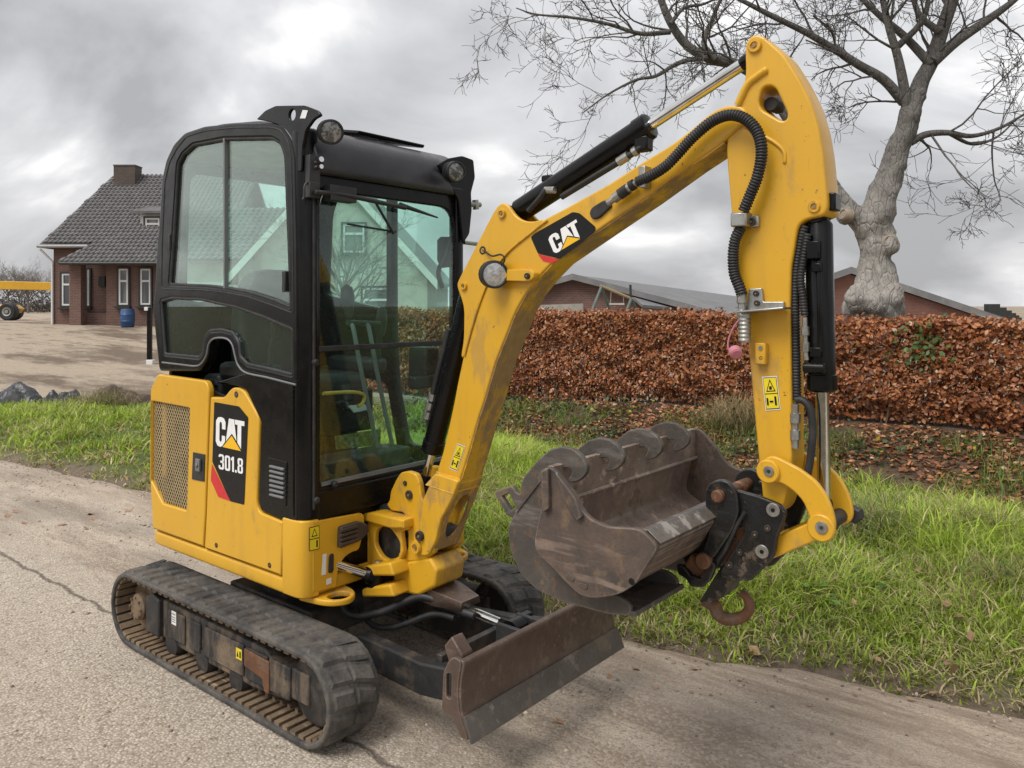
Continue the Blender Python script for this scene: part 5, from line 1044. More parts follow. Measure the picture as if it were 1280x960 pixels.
# boom brand decal
Yb = YN-.0005
BD = [(663.5, 296.5), (668, 292), (716, 265), (724.5, 266.5), (745, 284), (744, 290), (700, 323.5), (672.5, 317)]
BR = [(672.3, 317.5), (699.3, 324.3), (690, 329), (679, 326.5)]
bL = ((693.5, 318), (728, 296.5), (684.5, 296.5)); A = lambda pts: affine(*bL, pts, Yb)
decal('brand_decal', [(fillet(XZ(BD, Yb), .008), 'printblack'), (XZ(BR, Yb), 'red'), (A(LC), 'white'), (A(LA), 'white'), (A(LT), 'white'), (A(LY), 'logoyellow')], Yb, boom)
warn('warning_label', ((562.5, 584.5), (571.5, 588.5), (581, 559), (572, 555)), YN-.0005, boom)
# work lamp on boom
Yl = YN-.02
br = plate('lamp_bracket', fillet(XZ([(630, 337), (664, 337), (669, 341), (669, 347), (663, 352), (630, 351)], Yl), .006), Yl-.008, YN+.002, M['yellow'], boom, .003)
pinY('bolt', (659.5, 345), Yl-.009, .011, br, M['blackdirt'], .012)
lc = U(617, 343, Y=Yl-.03); la = Vector((.80, -.60, -.06)).normalized()
def worklamp(name, c, ax, r, parent, lens='lens'):
    mb = MB(); mb.lathe(c-ax*r*.75, ax, [(r*.35, 0), (r*.75, r*.12), (r*.92, r*.4), (r, r*.8), (r*1.04, r*.82), (r*1.04, r*1.18), (r*.9, r*1.22), (r*.84, r*1.08)], 28)
    for k in range(5): mb.lathe(c-ax*r*(.62-.14*k), ax, [(r*1.0, 0), (r*1.03, r*.015), (r*1.03, r*.05), (r*1.0, r*.065)], 20)
    o = mb.build(name, M['plastic'], parent)
    mb = MB(); mb.lathe(c+ax*r*.34, ax, [(r*.86, 0), (r*.6, r*.05), (1e-5, r*.09)], 24); mb.build('lamp_lens', M[lens], o); return o
wl = worklamp('work_lamp', lc, la, .050, boom)
hose('lamp_cable', [U(605, 313, Y=YN-.006), U(615, 320, Y=Yl-.01), U(626, 318, Y=Yl-.02), U(631, 324, Y=Yl-.02), U(626, 333, Y=Yl-.02), U(620, 334, Y=Yl-.03)], .0035, wl, M['rubber'])
pinY('cable_grommet', (603.5, 313), YN-.002, .017, boom, M['plastic'], .006)
# grommet, fittings and the ribbed hose to the stick
pg = plate('hose_port', fillet(XZ([(738, 267), (741, 260), (757, 250), (764, 252), (766, 258), (750, 273), (742, 275)], YN), .012), YN-.010, YN+.004, M['rubber'], boom, .004)
def fitting(name, px0, px1, Y, r, parent):
    a, b = U(*px0, Y=Y), U(*px1, Y=Y); d = (b-a).normalized(); L = (b-a).length; mb = MB()
    mb.lathe(a, d, [(r*.8, 0), (r*.8, L*.2), (r*1.2, L*.21), (r*1.2, L*.42), (r*.75, L*.43), (r*.75, L*.58), (r*1.15, L*.59), (r*1.15, L*.8), (r*.8, L*.81), (r*.8, L)], 12)
    return mb.build(name, M['steel'], parent)
fitting('hose_fitting', (760, 254), (797, 227), YN-.028, .014, boom)
mb = MB(); mb.cyl(U(775, 243, Y=YN-.028), U(785, 236, Y=YN-.028), .019, n=14); mb.cyl(U(788, 233, Y=YN-.028), U(793, 230, Y=YN-.028), .018, n=14); mb.build('hose_sleeve', M['rubber'], boom)
mb = MB(); c = U(807, 222, Y=YN-.014); mb.box(c, (.025, .05, .07)); mb.build('hose_clip', M['steel'], boom, bev=.003)
Yh = YN-.036
hose('ribbed_hose', [U(x, y, Y=Yh) for x, y in ((796, 228), (815, 219), (832, 208), (846, 194), (866, 172), (890, 152), (912, 144), (932, 149), (947, 166), (952, 190), (947, 220), (936, 248), (929, 265))], .0178, boom, M['rubber'], True)
# ------------------------------------------------------------------ boom and stick cylinders
p0 = U(580.5, 357.5, Y=YN); p1 = U(511.8, 618.5, Y=-.095)
a = Vector((p0.x-.018, -.010, p0.z)); b = Vector((p1.x-.012, -.010, p1.z))
cyl1, d = hyd('boom_cylinder', a, b, (b-a).length*.80, .043, .018, EX, .036)
hose('cylinder_pipe', [a+d*.18+Vector((-.05, -.02, 0)), a+d*.35+Vector((-.052, -.02, 0)), a+d*.52+Vector((-.05, -.02, 0)), a+d*.62+Vector((-.035, -.01, 0))], .013, cyl1, M['rubber'])
mb = MB()
for k in (.46, .50, .54): mb.cyl(a+d*k+Vector((-.055, -.02, 0)), a+d*(k+.03)+Vector((-.055, -.02, 0)), .017, n=10)
mb.build('pipe_fitting', M['steel'], cyl1)
p0 = U(628, 267, Y=YN); p1 = U(944, 57.5, Y=-.07)
a = Vector((p0.x, -.010, p0.z)); b = Vector((p1.x, -.010, p1.z))
cyl2, d = hyd('stick_cylinder', a, b, (b-a).length*.605, .043, .019, EX, .034)
up = Vector((-d.z, 0, d.x)); Lc = (b-a).length
hose('cylinder_pipe', [a+d*Lc*.23-up*.058+Vector((0, -.03, 0)), a+d*Lc*.40-up*.062+Vector((0, -.03, 0)), a+d*Lc*.53-up*.064+Vector((0, -.028, 0)), a+d*Lc*.57-up*.056+Vector((0, -.02, 0))], .012, cyl2, M['rubber'])
mb = MB(); mb.cyl(a+d*Lc*.47-up*.063+Vector((0, -.03, 0)), a+d*Lc*.51-up*.063+Vector((0, -.03, 0)), .016, n=10); mb.build('pipe_fitting', M['steel'], cyl2); mb = MB(); mb.cyl(a+d*Lc*.53-up*.063+Vector((0, -.03, 0)), a+d*Lc*.545-up*.063+Vector((0, -.03, 0)), .017, n=10); mb.build('pipe_fitting', M['steel'], cyl2); mb = MB(); mb.cyl(a+d*Lc*.19-up*.01+Vector((0, -.05, 0)), a+d*Lc*.225-up*.03+Vector((0, -.05, 0)), .013, n=10); mb.build('pipe_fitting', M['steel'], cyl2)
mb = MB(); mb.box(a+d*Lc*.565-up*.05+Vector((0, -.012, 0)), (.05, .045, .05)); mb.build('port_block', M['black'], cyl2, bev=.006); mb = MB(); mb.box(a+d*Lc*.19+up*.045, (.05, .03, .025)); mb.build('port_block', M['black'], cyl2, bev=.006)
hose('cylinder_hose', [a+d*Lc*.10-up*.045+Vector((0, -.055, 0)), a+d*Lc*.16-up*.03+Vector((0, -.06, 0)), a+d*Lc*.20-up*.008+Vector((0, -.055, 0))], .010, cyl2, M['rubber'])
# ------------------------------------------------------------------ stick
YSN, YSF = -.066, .046
ST = [(931, 58), (934.5, 49), (941, 44), (948, 43), (955, 46), (961, 51), (980, 68), (999, 98), (1014, 128), (1023, 158), (1028.5, 190), (1031, 215), (1034, 248), (1034, 262), (1029, 270), (1011, 273), (1001, 278), (996, 287), (992.5, 313), (988.5, 334), (987, 390), (988, 445), (989, 501), (988.5, 550), (990, 575), (984, 612), (978, 636), (970, 645), (960, 644), (954, 632), (950, 592), (945.5, 548), (936.5, 447), (933, 407), (926, 371), (919.5, 320), (914, 266), (909.5, 212), (907.5, 184), (911, 160), (921, 133), (928, 113), (932, 92)]
SH = [(953.5, 109), (962, 106.5), (969.5, 110), (984.5, 142), (983, 150), (976, 151), (952, 137), (948, 129), (950, 118)]
stick = plate('stick', [fillet(XZ(ST, YSN), .02, 3), fillet(XZ(SH, YSN), .012, 3)], YSN, YSF, M['yellow'], EX, .007, res=3)
pinY('pin_head', (944, 57.5), YSN, .021, stick, M['yellow_worn'], .014); pinY('pin_head', (1018, 258.5), YSN, .017, stick, M['yellow_worn'], .010)
# raised stamped rim on the stick's flank
mb = MB(); mb.tube(cat([U(x, y, Y=YSN-.000) for x, y in ((922, 132), (934, 107), (946, 96), (960, 86))], 8), [.012]*24+[.004], 8); mb.tube(cat([U(x, y, Y=YSN) for x, y in ((932, 157), (950, 168), (968, 178), (980, 190), (981, 205))], 8), [.006]*32+[.003], 8); mb.build('stamped_rim', M['yellow'], stick, 60)
mb = MB(); mb.lathe(U(968, 132, Y=.0), (0, 1, 0), [(.020, -.03), (.020, .03)], 14); mb.build('hose_guide', M['rubber'], stick)
warn('warning_label', ((958, 512), (975, 511), (972, 470.5), (953.5, 472)), YSN-.0005, stick)
mb = MB(); mb.box(U(952, 442, Y=YSN-.012), (.032, .026, .064)); o = mb.build('hose_block', M['yellow'], stick, bev=.004)
pinY('bolt', (950.5, 435), YSN-.026, .007, o, M['steel'], .006); pinY('bolt', (951, 447.5), YSN-.025, .006, o, M['blackdirt'], .004)
cl = MB(); cl.box(U(927, 275, Y=YSN-.03), (.050, .05, .042)); cl.box(U(939, 277, Y=YSN-.008), (.05, .014, .034)); o = cl.build('hose_clamp', M['steel'], stick, bev=.005)
pinY('bolt', (940, 277.5), YSN-.015, .012, o, M['blackdirt'], .014)
lb = plate('hose_shelf', fillet(XZ([(938, 361), (954, 360), (956, 377), (982, 377), (982, 387), (935, 392), (930, 388), (937, 378)], YSN), .004), YSN-.014, YSN+.002, M['steel'], stick, .003)
for px in ((945, 367), (946, 379)): pinY('bolt', px, YSN-.015, .009, lb, M['blackdirt'], .008)
mb = MB(); c0 = U(925, 390, Y=YSN-.05); c1 = U(983, 385, Y=YSN-.05); mb.bar(Vector((c0.x, YSN-.04, c0.z)), Vector((c1.x, YSN-.04, c1.z)), .07, .006); mb.build('shelf_plate', M['steel'], lb, bev=.002)
hose('ribbed_hose', [U(x, y, Y=YSN-.03) for x, y in ((926, 284), (919, 300), (916.5, 320), (918, 342), (924, 358), (928, 370))], .0175, stick, M['rubber'], True)
mb = MB(); mb.lathe(U(927, 366, Y=YSN-.03), (.02, 0, -1), [(.014, 0), (.015, .03), (.011, .032), (.011, .05), (.015, .052), (.015, .075)], 12); mb.lathe(U(931, 392, Y=YSN-.04), (0, 0, -1), [(.018, 0), (.019, .005)]+[(.019-.002*(i % 2), .006+.006*i) for i in range(13)]+[(.015, .085)], 14); mb.build('quick_coupling', M['steel'], stick)
hose('coupling_strap', [U(x, y, Y=YSN-.05) for x, y in ((932, 397), (922, 402), (912, 420), (910, 435), (914, 440))], .003, stick, M['pink'])
mb = MB(); mb.lathe(U(918, 437, Y=YSN-.05), (.5, -.6, -.5), [(.012, 0), (.019, .004), (.019, .022), (.014, .026)], 14); mb.build('dust_cap', M['pink'], stick)
# hoses in front of the stick
xh = -.045
hose('ribbed_hose', [U(x, y, Y=xh) for x, y in ((1006, 282), (1000, 310), (995, 345), (994, 400), (995, 450), (996, 500))], .0135, stick, M['rubber'], True)
hose('ribbed_hose', [U(x, y, Y=xh-.008) for x, y in ((1010, 292), (1005, 320), (1001, 350), (1004, 375), (1006, 396))], .0115, stick, M['rubber'], True)
fitting('hose_fitting', (1006, 397), (1008, 450), xh-.01, .010, stick); fitting('hose_fitting', (994, 505), (994, 560), xh-.01, .013, stick)
hose('rubber_hose', [U(x, y, Y=xh-.005) for x, y in ((995, 500), (1003, 500), (1013, 512), (1016, 540), (1012, 580), (1006, 605))], .011, stick, M['rubber'])
# bucket cylinder
p0 = U(1018, 258.5, Y=YSN); p1 = U(1027, 659.5, Y=-.09)
a = U(1023, 266, Y=-.010); b = U(1031, 655, Y=-.010)
cyl3, d = hyd('bucket_cylinder', a, b, (b-a).length*.575, .0385, .0185, EX, .030)
mb = MB(); mb.tube([a+d*.14+Vector((.012, -.042, 0)), a+d*.40+Vector((.012, -.042, 0))], .008, 8); mb.box(a+d*.11+Vector((-.0, -.042, 0)), (.035, .03, .05)); mb.box(a+d*.16+Vector((.008, -.044, 0)), (.025, .022, .025)); mb.box(a+d*.40+Vector((.0, -.042, 0)), (.03, .022, .028)); mb.lathe(a+d*.445+Vector((-.005, -.045, 0)), (1, 0, 0), [(.016, -.03), (.016, .03)], 12); mb.build('cylinder_pipe', M['black'], cyl3, bev=.003)
mb = MB(); mb.box(U(1041, 253, Y=-.02), (.03, .05, .05)); mb.build('mount_lug', M['black'], cyl3, bev=.004)
# linkage
LK = [(949, 588), (952, 577), (959, 571), (967, 570), (980, 576), (1002, 588), (1020, 602), (1033, 620), (1041, 640), (1044.5, 658), (1041, 668), (1030, 673), (1019, 668), (1014, 658), (1011, 645), (1004, 627), (992, 614), (975, 603), (961, 603), (952, 599)]
for y in (-.100, .062):
    lkp = plate('bucket_link', fillet(XZ(LK, -.10), .016), y, y+.018, M['yellow'], EX, .005)
    if y < 0:
        for px, r in (((961, 589), .034), ((1027, 659.5), .038)):
            pinY('link_boss', px, y, r, lkp, M['yellow'], .016, False); pinY('link_pin', px, y-.012, r*.46, lkp, M['steel'], .008, cm=M['blackdirt'])
BRL = [(953, 678), (1020, 650), (1030, 655), (1032, 668), (1026, 674), (970, 697), (957, 702), (948, 695)]
for y in (-.074, .046): plate('bucket_link_bar', fillet(XZ(BRL, -.075), .015), y, y+.028, M['yellow'], EX, .005)
mb = MB(); c = U(1027, 659.5, Y=-.1); mb.lathe((c.x, -.095, c.z), (0, 1, 0), [(.022, 0), (.022, .2)], 18); mb.build('link_shaft', M['blackdirt'], EX); mb = MB(); c = U(961, 589, Y=-.1); mb.lathe((c.x, -.095, c.z), (0, 1, 0), [(.022, 0), (.022, .2)], 18)
mb.build('link_shaft', M['blackdirt'], EX); mb = MB(); c = U(1027, 659.5, Y=-.1); mb.lathe((c.x+.03, .085, c.z), (0, 1, 0), [(.02, 0), (.026, .005), (.026, .03)], 6); mb.build('shaft_nut', M['blackdirt'], EX)
# ------------------------------------------------------------------ quick coupler
QP = [(921, 611), (953, 620), (977, 629.5), (985, 640), (980, 655), (973, 672), (971, 690), (965, 701), (940, 725), (922, 724), (904, 720), (903, 712), (934, 664), (926, 649), (926, 632)]
qc = plate('quick_coupler', fillet(XZ(QP, -.09), .010), -.105, -.086, M['coupler'], EX, .004)
plate('coupler_plate', fillet(XZ(QP, -.09), .010), .066, .085, M['coupler'], qc, .004)
mb = MB(); 
def xz(px, Y): p = U(*px, Y=Y); return p
def prismY(mb, pxs, Yref, y0, y1):
    p = [U(*q, Y=Yref) for q in pxs]; mb.prism([(v.x, y0, v.z) for v in p], (0, y1-y0, 0)); return mb
prismY(mb, [(906, 655), (932, 664), (905, 708), (890, 698)], -.09, -.086, .066); mb.build('coupler_wedge', M['rust'], qc, bev=.006)
mb = MB(); prismY(mb, [(880, 640), (912, 640), (924, 660), (897, 705), (880, 720), (866, 722), (850, 700), (858, 680)], -.09, -.080, .060); mb.build('coupler_body', M['coupler'], qc, bev=.008)
EAR = [(884, 612), (888, 604), (897, 599), (908, 599), (918, 606), (924, 618), (926, 640), (918, 662), (906, 680), (893, 698), (880, 690), (888, 668), (890, 648), (884, 630)]
for y in (-.125, .085): plate('hook_ear', fillet(XZ(EAR, -.11), .014), y, y+.020, M['coupler'], qc, .004)
mb = MB(); c = U(898, 620, Y=-.13); mb.lathe((c.x, -.145, c.z), (0, 1, 0), [(.015, 0), (.019, .004), (.019, .25)], 18); mb.build('coupler_shaft', M['rust'], qc)
CLW = [(848, 704), (856, 706), (866, 718), (878, 722), (884, 712), (878, 700), (888, 696), (897, 706), (890, 724), (880, 733), (866, 732), (860, 722), (850, 716)]
for y in (-.125, .085): plate('coupler_claw', fillet(XZ(CLW, -.11), .006), y, y+.020, M['coupler'], qc, .003)
mb = MB(); c = U(879, 701, Y=-.13); mb.lathe((c.x, -.14, c.z), (0, 1, 0), [(.020, 0), (.024, .004), (.024, .25)], 18); mb.build('coupler_shaft', M['rust'], qc)
for px in ((966.3, 637.5), (952.5, 689.5)): pinY('coupler_pin', px, -.106, .020, qc, M['steel'], .008, cm=M['printblack'])
pinY('bright_bolt', (934, 710), -.1055, .011, qc, M['warn'], .002, False)
for px, r in (((944, 668), .011), ((960, 660), .010), ((925, 690), .010), ((912, 706), .011)): pinY('plate_bolt', px, -.105, r, qc, M['blackdirt'], .009)
hose('coupler_hose', [U(x, y, Y=-.118) for x, y in ((931, 640), (922, 655), (914, 672), (905, 690), (896, 702))], .006, qc, M['rubber'])
mb = MB(); mb.cyl(U(914, 668, Y=-.092), U(893, 706, Y=-.092), .017, n=14); mb.build('lock_cylinder', M['coupler'], qc); mb = MB(); mb.box(U(872, 706, Y=-.09), (.06, .04, .05), Matrix.Rotation(.5, 3, 'Y')); mb.build('lock_block', M['rust'], qc, bev=.006)
mb = MB(); prismY(mb, [(903, 708), (916, 722), (906, 745), (888, 753), (876, 751)], -.05, -.065, .045); hk = mb.build('lifting_eye', M['coupler'], qc, bev=.004)
hp = cat([U(x, y, Y=-.015) for x, y in ((880, 749), (893, 757), (898, 768), (908, 773.5), (922, 773), (934, 766), (937, 755), (932, 745), (926, 741))], 6)
mb = MB(); mb.tube(hp, [.022]*8+list(np.linspace(.022, .0125, len(hp)-8)), 10); mb.build('lifting_hook', M['rust'], qc)
# ------------------------------------------------------------------ wide ditching bucket on the coupler
YA = .472
PA = [(679, 586), (688, 583), (697, 588), (722, 621), (728, 636), (740, 649), (761, 658), (797, 660), (806, 664), (823, 681), (822, 689), (810, 706), (797, 728), (783, 738), (772, 743), (745, 747.5), (726, 743), (705, 723), (691, 707), (673, 691), (669.5, 677), (675, 650), (679, 634)]
bk = plate('ditching_bucket', fillet(XZ(PA, -YA), .018, 3), -YA-.008, -YA+.010, M['bucket'], EX, .003); bk['label'] = 'wide rusty ditching bucket'
plate('side_plate', fillet(XZ(PA, -YA), .018, 3), YA-.010, YA+.008, M['bucket'], bk, .003)
sh_out = [(684, 600), (676, 650), (671, 677), (675, 690), (692, 706), (707, 722), (727, 741), (746, 745.5), (771, 741), (796, 727), (809, 706), (821, 688), (821, 682), (806, 666)]
pp = [Vector((x, 0, z)) for x, z in fillet(XZ(sh_out, -YA), [0]+[.04]*12+[0], 4)]
mb = MB(); vs = []; cc = sum(pp, Vector())/len(pp)
for i, p in enumerate(pp):
    t = (pp[min(i+1, len(pp)-1)]-pp[max(i-1, 0)]).normalized(); nn = Vector((-t.z, 0, t.x)); nn = nn if nn.dot(cc-p) > 0 else -nn
    for y, o in ((-YA+.009, 0), (YA-.009, 0), (YA-.009, .011), (-YA+.009, .011)): vs.append(Vector((p.x, y, p.z))+nn*o)
n = len(pp); 
for i in range(n-1):
    for j in range(4):
        if j == 2: continue
        mb.add([vs[4*i+j], vs[4*i+(j+1) % 4], vs[4*i+4+(j+1) % 4], vs[4*i+4+j]], [(0, 1, 2, 3)])
mb.k = 1
for i in range(n-1): mb.add([vs[4*i+2], vs[4*i+3], vs[4*i+7], vs[4*i+6]], [(0, 1, 2, 3)])
mb.k = 0; mb.add(vs[:4], [(0, 1, 2, 3)]); mb.add(vs[-4:], [(3, 2, 1, 0)])
o = mb.build('bucket_shell', [M['bucket'], M['bucketin']], bk, 40)
# cutting edge bar with weld seam, rim bar at the coupler side, wear strip
e0, e1 = U(685, 583, Y=-YA), U(683, 628, Y=-YA); mb = MB(); mb.prism([(e0.x-.008, -YA+.01, e0.z), (e0.x+.012, -YA+.01, e0.z), (e1.x+.018, -YA+.01, e1.z), (e1.x-.006, -YA+.01, e1.z)], (0, 2*YA-.02, 0)); mb.build('cutting_edge', M['bucketin'], bk, bev=.002)
mb = MB(); q = (e1.x+.02, e1.z-.004); mb.cyl((q[0], -YA+.01, q[1]), (q[0], YA-.01, q[1]), .007, n=8); mb.build('weld_seam', M['bucketin'], bk)
q0 = U(806, 664, Y=-YA); mb = MB(); mb.box((q0.x-.005, 0, q0.z-.002), (.018, 2*YA-.012, .010)); mb.build('rim_bar', M['bladeedge'], bk, bev=.002)
q0, q1 = U(806, 664, Y=-YA), U(823, 682, Y=-YA); mb = MB(); d = (q1-q0).normalized(); nn = Vector((-d.z, 0, d.x)); nn = nn if nn.x > 0 else -nn
mb.bar(q0+nn*.0035+Vector((0, YA, 0)), q1+nn*.0035+Vector((0, YA, 0)), 2*YA-.016, .005, up=nn); mb.build('back_plate', M['bucketwall'], bk, bev=.002)
mb = MB(); c = [U(*p, Y=-YA-.008) for p in ((697, 589), (722, 621), (730, 645), (724, 650), (707, 622))]; mb.prism(c, (0, -.014, 0)); mb.build('side_cutter', M['bucket'], bk, bev=.003)
mb = MB(); c = [U(*p, Y=-YA-.008) for p in ((680, 588), (688, 584), (690, 634), (682, 640))]; mb.prism(c, (0, -.016, 0)); mb.build('side_cutter', M['bucket'], bk, bev=.004)
plate('wear_tab', fillet(XZ([(709, 715), (712, 713), (720.5, 722), (719, 726), (716, 725), (709, 719)], -YA), .004), -YA-.011, -YA-.007, M['bladeedge'], bk, .001)
plate('wear_tab', fillet(XZ([(725, 730), (727, 727.5), (736, 729.5), (737, 735), (733, 735.5)], -YA), .004), -YA-.011, -YA-.007, M['bladeedge'], bk, .001)
pinY('hole_rim', (789.5, 727), -YA-.008, .010, bk, M['printblack'], .0045, False)
# ------------------------------------------------------------------ two narrow buckets hung by their hooks over the ditching bucket's edge
HE = [(729, 598), (722, 602), (714, 603), (712, 598), (716, 593), (717, 588), (713, 584), (704, 585), (697, 590), (690, 600), (684, 615), (668, 640), (650, 650), (636, 644), (621, 617), (622, 613), (642, 606), (648, 616), (653, 617), (653, 606), (657, 595), (675, 574), (690, 561), (703, 557.5), (717, 560), (729, 569), (736, 582), (735, 591)]
PB = [(690, 596), (684, 640), (690, 700), (720, 735), (773, 744), (783, 750), (790, 758), (789, 769), (762, 767), (740, 761), (702, 751), (672, 737), (651, 716), (640, 690), (636, 667), (637, 655), (652, 630), (668, 610)]
def hung(dy, w, label):
    T = thing('hung_bucket', label, 'bucket', (0, 0, 0), 0, 'narrow buckets hung on the ditching bucket')
    Y0 = -.420; sh = Vector((0, dy, 0))
    pb = fillet(XZ(PB, Y0), .014, 3)
    for y in (Y0, Y0+w): plate('side_plate', pb, y+dy-.005, y+dy+.009, M['bucket2'], T, .003)
    hp_ = fillet(XZ(HE, -.405), .008, 3); slot = fillet(XZ([(629, 620), (638.5, 615.5), (647, 633), (640.5, 638)], -.405), .004)
    for y in (-.415, -.415+w-.07):
        o = plate('hook_ear', [hp_, slot], y+dy, y+dy+.020, M['bucket2'], T, .004)
    lip = [(656, 625), (637, 660), (636, 667), (640, 690), (651, 716), (672, 737), (702, 751), (740, 761), (762, 767), (789, 769)]
    P = [Vector((x, 0, z)) for x, z in fillet(XZ(lip, Y0), [0]+[.03]*8+[0], 3)]; mb = MB(); vs = []
    for i, p in enumerate(P):
        t = (P[min(i+1, len(P)-1)]-P[max(i-1, 0)]).normalized(); nn = Vector((-t.z, 0, t.x))
        nn = nn if nn.dot(Vector((1.75, 0, .95))-p) > 0 else -nn
        for y, o in ((Y0+.0, .0), (Y0+w, .0), (Y0+w, .009), (Y0+.0, .009)): vs.append(Vector((p.x, y+dy, p.z))+nn*(o-.002))
    n = len(P); mb.add(vs, [(4*i+j, 4*i+(j+1) % 4, 4*i+4+(j+1) % 4, 4*i+4+j) for i in range(n-1) for j in range(4)]+[(0, 1, 2, 3), (4*n-1, 4*n-2, 4*n-3, 4*n-4)])
    mb.build('bucket_shell', M['bucket'], T, 40)
    mb = MB(); q = U(789, 768, Y=Y0); q2 = U(760, 764, Y=Y0); mb.prism([(q2.x, Y0+dy-.004, q2.z-.004), (q.x+.02, Y0+dy-.004, q.z), (q.x+.015, Y0+dy-.004, q.z+.012), (q2.x, Y0+dy-.004, q2.z+.012)], (0, w+.013, 0)); mb.build('cutting_edge', M['bladeedge'], T, bev=.002)
    if dy == 0:
        mb = MB(); mb.bar(U(645, 640, Y=-.427), U(676, 600, Y=-.427), .006, .006); mb.build('weld_seam', M['bladeedge'], T)
    return T
hung(0, .275, 'grey narrow bucket hung on the near half of the wide bucket edge')
hung(.45, .27, 'narrow bucket hung on the far half of the wide bucket edge')
# ------------------------------------------------------------------ cab
OUT = [(199.5, 464), (194, 412), (191.5, 384), (194, 362), (197, 300), (199, 289), (202.5, 225), (208, 200), (217.5, 180), (231, 166), (255, 158), (292, 154), (341, 153.5), (356, 158), (366, 172), (371, 195), (373, 300), (374, 480), (309, 466), (298, 458), (293, 436), (285, 424), (270, 422), (262, 428), (259, 448), (249, 464)]
GU = [(222, 205), (228, 193), (241, 181), (281, 173.5), (340, 172.5), (351, 179), (356, 195), (360, 300), (363, 384.5), (339, 374.5), (311, 365.5), (285, 360.5), (259, 357.5), (212, 355.5), (216, 300)]
GLo = [(201.5, 376), (215, 372.5), (251, 374), (296, 384), (330, 396), (365.5, 411.5), (366, 469), (339, 462), (309, 455.5), (300, 446), (298, 428), (290.6, 416), (277.5, 412.5), (262.5, 413.5), (257, 421), (254, 441), (249, 447), (206, 442.5)]
o_ = fillet(XZ(OUT, YS), .022, 3); gu = fillet(XZ(GU, YS), .016, 3); glo = fillet(XZ(GLo, YS), .012, 3)
cab = plate('cab', [o_, gu, glo], YS-.004, YS+.05, M['black'], EX, .012, res=3)
cab['label'] = 'black cab frame with tinted windows'
def grow(lp, k):
    c = Vector((sum(p[0] for p in lp)/len(lp), sum(p[1] for p in lp)/len(lp))); return [tuple(c+(Vector(p)-c)*k) for p in lp]
def bead(name, lp, Y, r, mat, parent): 
    mb = MB(); mb.tube([(x, Y, z) for x, z in lp], r, 8, closed=True); return mb.build(name, mat, parent, 80)
bead('window_seal', gu, YS+.006, .008, M['rubber'], cab); bead('window_seal', glo, YS+.004, .008, M['rubber'], cab)
bead('frame_groove', fillet(XZ([(203, 350), (204, 300), (207, 228), (213, 203), (222, 186), (234, 171), (256, 164), (292, 160), (340, 159.5), (352, 163), (361, 176), (365, 197), (367, 300), (368, 392), (340, 381), (311, 371), (285, 366), (259, 363), (203, 361)], YS), .02, 3), YS-.003, .004, M['rubber'], cab)
side_win = plate('side_window', grow(gu, 1.015), YS+.012, YS+.016, M['glassside'], cab, .0003, res=0)
low_win = plate('lower_side_window', grow(glo, 1.012), YS+.012, YS+.016, M['glass'], cab, .0003, res=0)
mb = MB(); a, b = U(282, 173, Y=YS+.008), U(282.5, 361, Y=YS+.008); mb.bar(a, b, .012, .020, up=(0, 1, 0)); mb.build('window_divider', M['greytrim'], side_win, bev=.002)
mb = MB(); a, b = U(357.5, 339, Y=YS-.002), U(357.5, 365, Y=YS-.002); mb.bar(a, b, .022, .026, up=(0, 1, 0)); a, b = U(213, 293, Y=YS), U(213.5, 313, Y=YS); mb.bar(a, b, .016, .02, up=(0, 1, 0)); mb.build('window_catch', M['plastic'], side_win, bev=.004)
# light trim line under the lower window
mb = MB(); mb.tube(cat([U(x, y, Y=YS-.003) for x, y in ((203, 453), (225, 455.5), (244, 457.5), (252, 454), (258, 444), (261, 430), (268, 423), (282, 423), (290, 430), (294, 445), (298, 457), (308, 466), (335, 472), (370, 481))], 6), .0045, 8); mb.build('trim_line', M['greytrim'], cab, 80)
# yellow rear edge of the cab
plate('rear_post', fillet(XZ([(197, 300), (199, 225), (203, 205), (210, 188), (222, 172), (236, 163), (232, 170), (217, 185), (207, 205), (201, 240)], YS+.03), .008), YS+.05, YS+.075, M['yellow'], cab, .006)
# pillars
pil = fillet([(.405, -.472), (.452, -.472), (.484, -.440), (.484, -.400), (.468, -.392), (.405, -.43)], [.01, .04, .04, .012, .008, .01], 5)
plate('front_pillar', pil, .752, 2.30, M['black'], cab, .02, 'XY', 3)
pil2 = [(x, -y) for x, y in pil][::-1]; plate('front_pillar', pil2, .752, 2.30, M['black'], cab, .02, 'XY', 3)
mb = MB(); mb.tube([(.487, -.425, .80), (.487, -.425, 2.20)], .006, 8); mb.build('pillar_seam', M['rubber'], cab, 80)
# far side frame with door
OUTd = [(-.67, 1.24), (-.66, 1.6), (-.62, 2.15), (-.50, 2.36), (0, 2.40), (.36, 2.33), (.45, 2.22), (.45, .80), (.05, .80), (-.05, 1.2)]
du = fillet([(-.56, 1.66), (-.53, 2.12), (-.43, 2.28), (-.05, 2.30), (-.05, 1.58)], .05); dd = fillet([(0, 1.5), (0, 2.29), (.32, 2.24), (.40, 2.16), (.40, .90), (.10, .90), (.02, 1.2)], .05)
ds = plate('door_side_frame', [fillet(OUTd, .05), du, dd], .425, .47, M['black'], cab, .01)
plate('door_window', grow(dd, 1.01), .446, .450, M['glass'], ds, .0003, res=0); plate('rear_side_window', grow(du, 1.01), .446, .450, M['glass'], ds, .0003, res=0)
